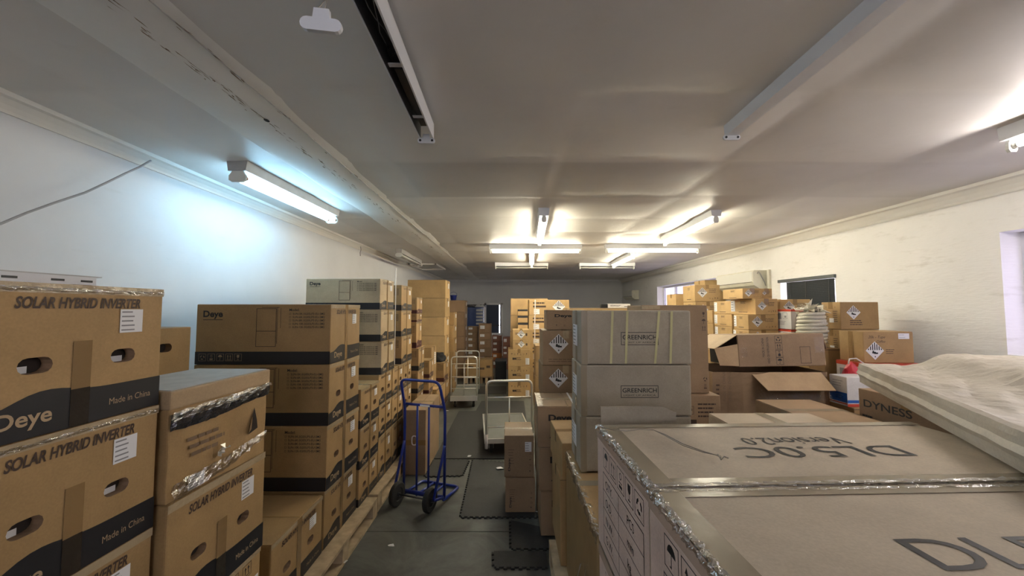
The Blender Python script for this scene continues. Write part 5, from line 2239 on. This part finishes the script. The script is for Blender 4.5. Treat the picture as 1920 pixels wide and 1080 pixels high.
def side(seq_t, seq_b, out):
    """crumpled side wall with a horizontal fold"""
    K = 6
    cols = []
    for a, b in zip(seq_t, seq_b):
        c = [a]
        for k in range(1, K):
            f = k / K
            pos = a.co.lerp(b.co, f)
            push = .006 * math.sin(PI * f) + .007 * noise.noise(pos * 9) + (.009 if k == 3 else 0)
            c.append(bm.verts.new(pos + out * push))
        c.append(b)
        cols.append(c)
    for c0, c1 in zip(cols, cols[1:]):
        for k in range(K):
            bm.faces.new((c0[k], c1[k], c1[k + 1], c0[k + 1]))


side([top[i][0] for i in range(NU + 1)], [bot[i][0] for i in range(NU + 1)], -nrm)
side([top[i][NV] for i in range(NU + 1)], [bot[i][NV] for i in range(NU + 1)], nrm)
side([top[0][j] for j in range(NV + 1)], [bot[0][j] for j in range(NV + 1)], -dirv)
side([top[NU][j] for j in range(NV + 1)], [bot[NU][j] for j in range(NV + 1)], dirv)
bm.faces.new([bot[0][0], bot[NU][0], bot[NU][NV], bot[0][NV]])
bmesh.ops.remove_doubles(bm, verts=bm.verts, dist=1e-5)
bmesh.ops.recalc_face_normals(bm, faces=bm.faces)
pk = thing('wrapped_package', 'long flat package wrapped in crumpled pale paper', 'package', (0, 0, 0))
obj('paper', to_mesh(bm, 'paper', 'paper_wrap', smooth=False), parent=pk)
# tape and a torn white tear on the wrapping
def on_pack(u, v, dz=.0):
    p = A + dirv * u + nrm * v
    return Vector((p.x, p.y, ZT + TP + .07 + dz))


bm = bmesh.new()
q = [on_pack(.78, .60, .008), on_pack(.80, .62, .010), on_pack(.62, .86, .012), on_pack(.60, .84, .010)]
bm.faces.new([bm.verts.new(p) for p in q])
obj('torn_tear', to_mesh(bm, 'torn_tear', 'sticker'), parent=pk)

# cartons carrying the far end of the package
sup = A + dirv * .30 + nrm * .55
carton('plain_nolabel', 2.33, 3.05, 1.35, 1.96, ZT - .62, ZT - .002, 'brown carton hidden under the paper wrapped package', jitter=False)
carton('plain_nolabel', 2.33, 3.05, 1.35, 1.96, 0, ZT - .62, 'brown floor carton below the one carrying the wrapped package', jitter=False)

# ================================================================== RIGHT PILE
# beige taped carton right behind the big battery cartons
YR2 = 2.2
xr0 = P(1328, 773, Y=YR2).x
zr2 = zy(773, YR2)
carton('top_beige', xr0, xr0 + .56, 1.56, YR2, zr2 - .55, zr2, 'beige taped carton seen from above behind the battery cartons', jitter=False)
carton('plain_nolabel', xr0, xr0 + .56, 1.56, YR2, 0, zr2 - .55, 'brown carton below the beige taped carton', jitter=False)
# brown taped carton
YR3 = 3.0
xr3 = P(1416, 748, Y=YR3).x
zr3 = zy(748, YR3)
carton('top_brown', xr3, xr3 + .42, 2.38, YR3, zr3 - .5, zr3, 'brown carton with loose taped flaps below the open carton', jitter=False)
carton('plain_nolabel', xr3, xr3 + .42, 2.38, YR3, 0, zr3 - .5, 'brown floor carton below the loose taped flaps', jitter=False)

# tall carton with the short one under it
YR6 = 3.0
xa, xb = P(1205, 600, Y=YR6).x, P(1329, 600, Y=YR6).x
zt6, zb6 = zy(571, YR6), zy(739, YR6)
carton('tall', xa, xb, YR6 + .02, YR6 + .40, zb6, zt6, 'tall upright brown carton behind the grey brand cartons', jitter=False)
xa7, xb7 = .96, P(1351, 760, Y=2.96).x
carton('logo_corner', xa7, xb7, 2.96, 3.46, zb6 - .5, zb6, 'brown carton with logo print under the tall upright carton', jitter=False)
carton('plain_nolabel', xa7, xb7, 2.96, 3.46, 0, zb6 - .5, 'brown floor carton under the logo printed carton', jitter=False)


def panel(name, parent, quad, mat, t=.005):
    """thin cardboard panel from four corners"""
    q = [Vector(p) for p in quad]
    nn = (q[1] - q[0]).cross(q[3] - q[0]).normalized() * t
    bm = bmesh.new()
    a = [bm.verts.new(p) for p in q]
    b = [bm.verts.new(p + nn) for p in q]
    bm.faces.new(a[::-1])
    bm.faces.new(b)
    for i in range(4):
        bm.faces.new((a[i], a[(i + 1) % 4], b[(i + 1) % 4], b[i]))
    bmesh.ops.recalc_face_normals(bm, faces=bm.faces)
    return obj(name, to_mesh(bm, name, mat), parent=parent)


# open crushed carton with its front flap folded out
Y4r = 3.32
x0, x1 = P(1336, 720, Y=Y4r).x, P(1553, 720, Y=Y4r).x
zt, zb = zy(698, Y4r), zy(768, Y4r) - .12
t = thing('open_carton', 'crushed open brown carton with its front flap folded out', 'carton', ((x0 + x1) / 2, Y4r + .28, zb))
w, d, h = x1 - x0, .56, zt - zb
bm = bmesh.new()
tk = .006
abox(bm, -w / 2, w / 2, -d / 2, -d / 2 + tk, 0, h)
abox(bm, -w / 2, w / 2, d / 2 - tk, d / 2, 0, h)
abox(bm, -w / 2, -w / 2 + tk, -d / 2 + tk, d / 2 - tk, 0, h)
abox(bm, w / 2 - tk, w / 2, -d / 2 + tk, d / 2 - tk, 0, h)
abox(bm, -w / 2, w / 2, -d / 2, d / 2, -.004, 0)
bmesh.ops.subdivide_edges(bm, edges=[e for e in bm.edges if e.calc_length() > .15], cuts=7, use_grid_fill=True)
for v in bm.verts:
    s = min(1, v.co.z / h * 1.2)
    v.co.y += .018 * noise.noise(Vector((v.co.x * 5, v.co.z * 4, 1))) * (1 if v.co.z > .01 else 0)
    if v.co.y < -d / 2 + .03 and v.co.x < -w / 2 + .42:
        v.co.y -= .03 * math.exp(-((v.co.x + w / 2 - .3) / .1) ** 2) * s
obj('carton_body', to_mesh(bm, 'carton_body', 'kraft_dull'), parent=t)
fx = -w / 2 + .32
panel('front_flap', t, [(fx, -d / 2 - .004, h), (w / 2 - .06, -d / 2 - .004, h), (w / 2 - .05, -d / 2 - .14, h - .125), (fx + .06, -d / 2 - .14, h - .125)], 'kraft_inner')
panel('right_flap', t, [(w / 2, -d / 2 + .10, h), (w / 2, d / 2 - .05, h), (w / 2 + .06, d / 2 - .06, h - .08), (w / 2 + .06, -d / 2 + .10, h - .08)], 'kraft_inner')
kk = Kit(w, d, h)
for i in range(2):
    kk.text('side_lettering#%d' % i, 'faint_print', 'F', 'MADE IN CHINA', 0.10 + .05 * i, 0.45, .024, rot=PI / 2)
kk.lines('side_lettering', 'brown_print', 'F', 0.02, 0.05, 0.3, 0.8, 6, 0.4)
for n_, me in kk.build():
    for v in me.vertices:
        v.co.y -= .020
    obj(n_, me, parent=t)
strip_bm = bmesh.new()
rg = random.Random(77)
rows = []
for j in range(36):
    x = fx + .02 + (w / 2 - fx - .06) * j / 35
    rows.append([strip_bm.verts.new((x, -d / 2 - .05 - .04 * k / 2 + rg.gauss(0, .006), h - .135 - .04 * k + rg.gauss(0, .006))) for k in range(3)])
for a, b in zip(rows, rows[1:]):
    for k in range(2):
        strip_bm.faces.new((a[k], b[k], b[k + 1], a[k + 1]))
obj('loose_film', to_mesh(strip_bm, 'loose_film', 'film'), parent=t)
if zb > .01:
    carton('plain_nolabel', x0 + .02, x1 - .02, Y4r + .04, Y4r + .54, 0, zb - .006, 'brown floor carton under the crushed open carton', jitter=False)

# tilted carton lying on it, left end open
Y5r = 3.42
x0, x1 = P(1386, 665, Y=Y5r).x, P(1549, 665, Y=Y5r).x
w, h, d = x1 - x0, .285, .50
z5r = zt + .004


def sty_lying(k):
    k.body('kraft_dull', bev=.008)
    for i, kd in enumerate(('recycle', 'arrows', 'glass', 'umbrella')):
        k.icon('handling_symbols', 'black_print', 'F', kd, 0.47, 0.84 - i * 0.225, .062, rot=0 if i % 2 else PI)
    k.text('side_lettering', 'black_print', 'F', 'HEAD OF REFRIGERATION', 0.355, 0.10, .020, width=h * .8, rot=PI / 2)
    k.text('side_lettering', 'black_print', 'F', 'MADE IN CHINA', 0.30, 0.30, .022, width=h * .58, rot=PI / 2)
    k.frame('drawn_frame', 'brown_print', 'F', 0.71, 0.83, 0.08, 0.60, .004)
    k.rect('film_patch#a', 'film', 'F', 0.02, 0.10, 0.3, 0.6, .004)
    k.rect('film_patch#b', 'film', 'F', 0.88, 0.99, 0.4, 0.9, .004)


STY['lying'] = sty_lying
t = carton('lying', x0, x1, Y5r, Y5r + d, z5r, z5r + h, 'tilted brown carton with its end flaps open on the crushed carton', jitter=False)
t.rotation_euler = (R(-3), R(-1.0), R(0))
t.location.z += .016
panel('end_flap', t, [(-w / 2, -d / 2 + .01, h - .01), (-w / 2, d / 2 - .02, h - .01), (-w / 2 - .19, d / 2 - .04, h - .12), (-w / 2 - .21, -d / 2 - .01, h - .125)], 'kraft_inner')
panel('end_flap', t, [(-w / 2 - .002, -d / 2 + .005, .01), (-w / 2 - .002, -d / 2 + .005, h * .70), (-w / 2 - .20, -d / 2 + .02, h * .58), (-w / 2 - .16, -d / 2 + .02, .015)], 'kraft_inner')
panel('end_flap', t, [(w / 2 + .002, -d / 2 + .01, h - .02), (w / 2 + .002, d / 2 - .02, h - .02), (w / 2 + .035, d / 2 - .02, h * .5), (w / 2 + .035, -d / 2 + .02, h * .5)], 'kraft_dark')
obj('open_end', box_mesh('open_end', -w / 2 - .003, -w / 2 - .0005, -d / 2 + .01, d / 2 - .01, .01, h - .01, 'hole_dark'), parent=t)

# dark brand carton under the package
Yd2 = 2.62
xd = P(1609, 730, Y=Yd2).x
zd2 = zy(727, Yd2)
carton('dyness', xd, xd + .62, 2.00, Yd2, zd2 - .55, zd2, 'dark brown brand carton below the tip of the wrapped package', jitter=False)
carton('plain_nolabel', xd, xd + .62, 2.00, Yd2, 0, zd2 - .55, 'brown floor carton below the dark brand carton', jitter=False)

# blue and white carton, red net bag, and the carton both stand on
Yw = 3.12
xw = P(1588, 730, Y=Yw).x
zw1, zw0 = zy(707, Yw), zy(763, Yw)
carton('blue_white', xw, xw + .22, Yw, Yw + .17, zw0, zw1, 'small white carton with blue panel beside the dark brand carton', jitter=False)
carton('plain_nolabel', 2.692, 3.05, Yw - .03, Yw + .55, 0, zw0 - .002, 'brown carton under the blue and white carton', jitter=False)
xn, ynn = P(1596, 690, Y=Yw + .265).x, Yw + .265
zn0, zn1 = zw0, P(1596, 679, Y=ynn).z
bag = thing('net_bag', 'red net bag with a white drawstring among the cartons', 'bag', (xn, ynn, zn0))
bm = bmesh.new()
bmesh.ops.create_icosphere(bm, subdivisions=4, radius=1.0)
hb = zn1 - zn0
for v in bm.verts:
    c = v.co.copy()
    f = 1 + .16 * noise.noise(c * 4) + .05 * noise.noise(c * 11)
    tap = 1 - .25 * max(0, c.z)
    v.co = Vector((c.x * .068 * f * tap, c.y * .075 * f * tap, max(0, hb / 2 + c.z * hb / 2 * (1 + .06 * noise.noise(c * 6)))))
obj('net', to_mesh(bm, 'net', 'red_net', smooth=True), parent=bag)
obj('drawstring', tube_mesh('drawstring', [(-.05, -.03, hb - .01), (-.03, -.02, hb + .03), (.03, -.02, hb + .035), (.08, -.04, hb - .01), (.11, -.05, hb - .08)], .006, 'strap_white', 6), parent=bag)

# rows of print: cartons against the right wall
GB = 'printed battery cartons against the right wall'
Yb1 = 3.92
xb1 = P(1576, 590, Y=Yb1).x
xb2 = P(1648, 590, Y=Yb1).x
zb1 = [zy(566, Yb1), zy(618, Yb1), zy(671, Yb1), zy(724, Yb1)]
stack('printed_side', xb1, xb2, Yb1, Yb1 + .235, zb1, 'brown carton with small print and diamond', 'in the column by the right wall', 'carton', GB)
stack('plain_nolabel', xb1, xb2, Yb1, Yb1 + .235, [zb1[3], zb1[3] / 2, 0], 'plain brown carton', 'below the printed column by the right wall', 'carton', None)
Yb2 = 3.42
xs0, xs1 = P(1619, 650, Y=Yb2).x, P(1713, 650, Y=Yb2).x
zs1, zs0 = zy(621, Yb2), zy(681, Yb2)
carton('scribble', xs0, xs1, Yb2, Yb2 + .25, zs0, zs1, 'brown carton with handwriting and a diamond near the right wall', jitter=False)
carton('white_red', xs0 - .03, xs1 + .03, Yb2 - .06, Yb2 + .26, zs0 - .34, zs0, 'white carton with red edges under the handwritten carton', jitter=False)
carton('plain_nolabel', xs0 - .03, xs1 + .03, Yb2 - .06, Yb2 + .26, 0, zs0 - .34, 'brown floor carton below the red edged white carton', jitter=False)

# white and red cartons
Yw2 = 4.42
xw2 = P(1483, 600, Y=Yw2).x
zw2 = [zy(580, Yw2), zy(618, Yw2), zy(657, Yw2)]
stack('white_red', xw2, xw2 + .26, Yw2, Yw2 + .27, zw2, 'white product carton with red lid edge', 'of two beside the coil bag', 'carton', 'white product cartons')
stack('plain_nolabel', xw2, xw2 + .26, Yw2, Yw2 + .27, [zw2[2], zw2[2] / 2, 0], 'plain brown carton', 'below the white product cartons', 'carton', None)
Yk7 = 4.86
xk7 = P(1453, 570, Y=Yk7).x
zk7 = [zy(561, Yk7), zy(592, Yk7)]
stack('battery_b', xk7 + .06, xk7 + .45, Yk7, Yk7 + .45, zk7 + [zk7[1] * .66, zk7[1] * .33, 0], 'tan battery carton', 'behind the white product cartons', 'carton', None)

# plastic coil bag
xc, yc = P(1522, 610, Y=3.98).x, 3.98
zc0, zc1 = zy(650, 3.98), zy(570, 3.98)
t = thing('coil_bag', 'coil of ribbed white hose bundled in clear plastic', 'hose coil', (xc, yc, zc0))
hc = zc1 - zc0
pts = []
turns = 9
for i in range(turns * 20):
    q = i / (turns * 20 - 1)
    r_ = .118 - .035 * abs(q - .45) + .012 * noise.noise(Vector((i * .11, 0, 0)))
    pts.append((r_ * math.cos(i * 2 * PI / 20), r_ * math.sin(i * 2 * PI / 20), .022 + q * hc * .74 + .01 * noise.noise(Vector((0, i * .15, 0)))))
obj('hose', tube_mesh('hose', pts, .0185, 'hose_white', 8), parent=t)
bm = bmesh.new()
seg = 40
rows = []
for z, r_ in ((.0, .12), (.05, .14), (hc * .4, .145), (hc * .66, .135), (hc * .78, .115), (hc * .88, .13), (hc, .10)):
    rows.append([bm.verts.new(((r_ + .014 * noise.noise(Vector((k * 1.1, z * 20, 0)))) * math.cos(2 * PI * k / seg), (r_ + .014 * noise.noise(Vector((k * 1.1, z * 20, 5)))) * math.sin(2 * PI * k / seg), z)) for k in range(seg)])
for a, b in zip(rows, rows[1:]):
    for k in range(seg):
        bm.faces.new((a[k], a[(k + 1) % seg], b[(k + 1) % seg], b[k]))
obj('plastic_bag', to_mesh(bm, 'plastic_bag', 'film'), parent=t)
bm = bmesh.new()
rg = random.Random(5)
for k in range(40):
    a = rg.uniform(0, 2 * PI)
    r_ = rg.uniform(.03, .09)
    p = Vector((r_ * math.cos(a), r_ * math.sin(a), hc * .80 + rg.uniform(0, hc * .17)))
    s = rg.uniform(.03, .06)
    bm.faces.new([bm.verts.new(p + Vector((rg.gauss(0, s), rg.gauss(0, s), rg.gauss(0, s * .5)))) for _ in range(3)])
obj('crumpled_neck', to_mesh(bm, 'crumpled_neck', 'hose_white'), parent=t)
# carton carrying the coil
carton('plain_nolabel', xc - .16, xc + .16, yc - .16, yc + .16, 0, zc0 - .001, 'brown carton under the plastic hose coil', jitter=False)

# battery cartons with lit left sides
Yk2 = 4.60
zk = [zy(v, Yk2) for v in (540, 560, 590, 619, 649)]
xk = P(1403, 600, Y=Yk2).x
GK = 'tan battery cartons under the near air conditioner'
carton('battery', xk + .09, xk + .355, Yk2, Yk2 + .52, zk[2], zk[1], 'tan battery carton pushed right in the air conditioner stack', group=GK)
carton('battery', xk, xk + .355, Yk2, Yk2 + .30, zk[3], zk[2], 'tan battery carton with diamond in the middle of its stack', group=GK)
carton('battery', xk, xk + .355, Yk2, Yk2 + .32, zk[4], zk[3], 'tan battery carton with peeling tape above the tilted carton', group=GK)
stack('plain_nolabel', xk, xk + .355, Yk2, Yk2 + .5, [zk[4], zk[4] * .66, zk[4] * .33, 0], 'plain brown carton', 'below the tan battery cartons', 'carton', None)
carton('battery_b', xk - .02, xk + .21, Yk2 + .06, Yk2 + .50, zk[1], zk[0], 'scuffed tan battery carton on top of its stack', group=GK)
carton('battery_b', xk + .225, xk + .36, Yk2 + .10, Yk2 + .50, zk[1], zk[0], 'small dark battery carton beside the scuffed one', group=GK)
Yk3 = 5.2
xk3 = P(1372, 600, Y=Yk3).x
zk3 = [zy(v, Yk3) for v in (564, 589, 613, 638)]
stack('battery', xk3, xk3 + .40, Yk3, Yk3 + .45, zk3, 'narrow labelled tan carton', 'behind the battery cartons', 'carton', None)
stack('plain_nolabel', xk3, xk3 + .40, Yk3, Yk3 + .45, [zk3[3], zk3[3] * .5, 0], 'plain brown carton', 'below the narrow labelled cartons', 'carton', None)
Yk1 = 5.75
xk1 = P(1336, 600, Y=Yk1).x
zk1 = [zy(v, Yk1) for v in (582, 607, 632, 657)]
stack('battery_b', xk1, xk1 + .42, Yk1, Yk1 + .42, zk1, 'dark fronted tan carton', 'next to the tall upright carton', 'carton', None)
stack('plain_nolabel', xk1, xk1 + .42, Yk1, Yk1 + .42, [zk1[3], zk1[3] * .5, 0], 'plain brown carton', 'below the dark fronted cartons', 'carton', None)
Yk4 = 6.45
xk4 = P(1303, 560, Y=Yk4).x
zk4 = [zy(534, Yk4), zy(566, Yk4), zy(598, Yk4)]
stack('battery_b', xk4, xk4 + .42, Yk4, Yk4 + .45, zk4 + [zk4[2] * .66, zk4[2] * .33, 0], 'large tan diamond carton', 'before the bright window', 'carton', None)
Yk5 = 7.0
xk5 = P(1268, 560, Y=Yk5).x
zk5 = zy(551, Yk5)
stack('plain_yellow_nolabel', xk5, xk5 + .55, Yk5, Yk5 + .42, [zk5, zk5 * .8, zk5 * .6, zk5 * .4, zk5 * .2, 0], 'orange lit plain carton', 'left of the large diamond cartons', 'carton', None)
Yk6 = 7.2
xk6 = P(1309, 530, Y=Yk6).x
zk6 = zy(525, Yk6)
stack('plain_yellow_nolabel', xk6 + .12, xk6 + .50, Yk6, Yk6 + .42, [zk6, zk6 * .8, zk6 * .6, zk6 * .4, zk6 * .2, 0], 'high plain carton', 'against the bright window', 'carton', None)

# ================================================================== TROLLEYS AND HAND TRUCK
def caster(parent, x, y, r_=.055):
    bm = bmesh.new()
    lathe(bm, [(.02, -.02), (r_ * .92, -.02), (r_, -.012), (r_, .012), (r_ * .92, .02), (.02, .02)], 20, Matrix.Translation((x, y, r_)) @ Matrix.Rotation(R(90), 4, 'Y'))
    c = obj('caster', to_mesh(bm, 'caster', 'rubber', smooth=False), parent=parent)
    bm = bmesh.new()
    for s in (-.027, .024):
        abox(bm, x + s, x + s + .003, y - .018, y + .018, r_ - .01, r_ * 2 + .012)
    abox(bm, x - .03, x + .03, y - .035, y + .035, r_ * 2 + .012, r_ * 2 + .018)
    obj('fork', to_mesh(bm, 'fork', 'steel'), parent=c)


def handle_frame(parent, w, y, z0, z1, bars, vbar=True, lean=0.0, r_=.014):
    def yl(z):
        return y + lean * (z - z0)
    pts = round_path([(-w / 2, yl(z0), z0), (-w / 2, yl(z1), z1), (w / 2, yl(z1), z1), (w / 2, yl(z0), z0)], .07, 6)
    hf = obj('handle_frame', tube_mesh('handle_frame', pts, r_, 'steel', 12), parent=parent)
    for z in bars:
        obj('cross_bar', tube_mesh('cross_bar', [(-w / 2, yl(z), z), (w / 2, yl(z), z)], r_ * .6, 'steel', 8), parent=hf)
    if vbar:
        obj('upright_bar', tube_mesh('upright_bar', [(0, yl(z0), z0), (0, yl(bars[0]), bars[0])], r_ * .55, 'steel', 8), parent=hf)


# near platform trolley, handle at the near end
pl, pr_ = P(912, 822, Z=.2), P(998, 822, Z=.2)
w = pr_.x - pl.x
Lt = 1.08
t = thing('platform_trolley', 'steel platform trolley with one handle beside the carton pair', 'trolley', ((pl.x + pr_.x) / 2, pl.y, 0.013), (0, 0, R(5.5)))
obj('deck', box_mesh('deck', -w / 2 - .02, w / 2 + .02, 0, Lt, .145, .175, 'deck_grey', bev=.006), parent=t)
bm = bmesh.new()
for x in (-w / 2 - .022, w / 2 + .006):
    abox(bm, x, x + .016, -.004, Lt + .004, .135, .187)
abox(bm, -w / 2, w / 2, -.006, .010, .135, .187)
abox(bm, -w / 2, w / 2, Lt - .01, Lt + .006, .135, .187)
obj('deck_rim', to_mesh(bm, 'deck_rim', 'steel'), parent=t)
ht = P(950, 716, Y=pl.y).z
handle_frame(t, w, .0, .10, ht, (ht - .19, .32), True)
for x in (-w / 2 + .06, w / 2 - .06):
    for y in (.12, Lt - .12):
        caster(t, x, y)
for x in (-w / 2, w / 2):
    obj('handle_socket', tube_mesh('handle_socket', [(x, 0, .08), (x, 0, .24)], .019, 'strap_white', 10), parent=t)

# caged trolley further back
yn_, yf_ = 6.72, 7.66
xl, xr_ = P(844, 700, Y=yn_).x, P(892, 700, Y=yn_).x
w = xr_ - xl
t = thing('caged_trolley', 'steel trolley with two barred end frames beside the tan cartons', 'trolley', ((xl + xr_) / 2 + .02, yn_, .0), (0, 0, R(2.5)))
Lt = yf_ - yn_
obj('deck', box_mesh('deck', -w / 2, w / 2, -.02, Lt + .02, .16, .20, 'deck_grey', bev=.006), parent=t)
bm = bmesh.new()
abox(bm, -w / 2 - .01, w / 2 + .01, -.04, -.021, .13, .215)
abox(bm, -w / 2 - .01, w / 2 + .01, Lt + .021, Lt + .04, .13, .215)
obj('deck_rim', to_mesh(bm, 'deck_rim', 'steel'), parent=t)
h1 = zy(669, yn_)
handle_frame(t, w, .0, .18, h1, (h1 - .12, h1 - .34, h1 - .54), True, r_=.012)
h2 = zy(658, yf_)
handle_frame(t, w, Lt, .18, h2, (h2 - .12, h2 - .33, h2 - .52), True, r_=.012)
for x in (-w / 2 + .06, w / 2 - .06):
    for y in (.1, Lt - .1):
        caster(t, x, y, .058)

# blue hand truck
c0 = P(757, 924, Z=.03)
c1 = P(833, 938, Z=.03)
ax = (c1 - c0)
wt = ax.length
ang = math.atan2(ax.y, ax.x)
t = thing('hand_truck', 'blue tubular hand truck with black wheels standing in the aisle', 'hand truck', ((c0.x + c1.x) / 2, (c0.y + c1.y) / 2, 0), (0, 0, ang))
TP_ = 'blue_paint'
rr = .0125
H = 1.06
hw = wt / 2
# outer uprights bend back into the handle at the top
yb = -.06
pts = round_path([(-hw, 0, .045), (-hw, 0, .80), (-hw - .01, yb, H), (hw + .01 - .04, yb, H), (hw, 0, .80), (hw, 0, .045)], .06, 5)
obj('main_frame', tube_mesh('main_frame', pts, rr, TP_, 12), parent=t)
obj('top_cross_bar', tube_mesh('top_cross_bar', [(-hw, 0, .83), (hw, 0, .83)], rr * .95, TP_, 10), parent=t)
obj('sticker_plate', box_mesh('sticker_plate', -.04, .06, -.0152, -.0142, .822, .838, 'sticker'), parent=t)
for x in (-hw * .36, hw * .22):
    obj('upright_bar', tube_mesh('upright_bar', [(x, 0, .05), (x, 0, .83)], rr * .8, TP_, 10), parent=t)
obj('axle_beam', tube_mesh('axle_beam', [(-hw, -.02, .06), (hw, -.02, .06)], .019, TP_, 12), parent=t)
toe = round_path([(-hw + .01, .0, .03), (-hw + .01, .30, .016), (hw - .01, .30, .016), (hw - .01, 0, .03)], .05, 4)
tf = obj('toe_frame', tube_mesh('toe_frame', toe, .013, TP_, 10), parent=t)
for x in (-hw * .36, hw * .22):
    obj('toe_bar', tube_mesh('toe_bar', [(x, 0, .03), (x, .30, .016)], .010, TP_, 8), parent=tf)
obj('axle', tube_mesh('axle', [(-hw - .03, -.165, .10), (hw + .0, -.165, .10)], .008, 'metal_dark', 8), parent=t)
for s in (-1, 1):
    obj('strut', tube_mesh('strut', [(s * (hw - .01), -.165, .10), (s * hw, -.016, .46), (s * hw, -.006, .50)], .012, TP_, 10), parent=t)
    obj('strut', tube_mesh('strut', [(s * (hw - .01), -.165, .10), (s * hw, -.02, .06)], .012, TP_, 10), parent=t)
    bm = bmesh.new()
    mt = Matrix.Translation((s * (hw + .0), -.12, .10)) @ Matrix.Rotation(R(90), 4, 'Y')
    xo = .034 * s
    mt = Matrix.Translation((s * (hw - .045), -.165, .10)) @ Matrix.Rotation(R(90), 4, 'Y')
    lathe(bm, [(.055, -.022), (.088, -.022), (.098, -.014), (.10, 0), (.098, .014), (.088, .022), (.055, .022), (.05, .015), (.018, .015), (.018, -.015), (.05, -.015)], 28, mt)
    wh = obj('wheel', to_mesh(bm, 'wheel', 'rubber', smooth=False), parent=t)
    bm = bmesh.new()
    lathe(bm, [(.016, -.03), (.016, .03)], 14, mt)
    obj('hub', to_mesh(bm, 'hub', 'metal_dark', smooth=False), parent=wh)

# narrow carton behind the hand truck with a white clip handle
Yh = 4.05
x0, x1 = P(756, 830, Y=Yh).x, P(798, 830, Y=Yh).x
zt = zy(768, Yh)
cb = carton('narrow', x0, x1, Yh, Yh + .74, 0, zt, 'narrow upright brown carton standing behind the blue hand truck', jitter=False)
pts = []
for i in range(17):
    a = 2 * PI * i / 16
    pts.append((.024 * math.copysign(abs(math.cos(a)) ** .6, math.cos(a)), 0, .045 * math.copysign(abs(math.sin(a)) ** .6, math.sin(a))))
hd = obj('clip_handle', tube_mesh('clip_handle', pts[:-1], .006, 'strap_white', 8, closed=True), parent=cb)
hd.location = (.0, -.37 - .010, zt * .53)
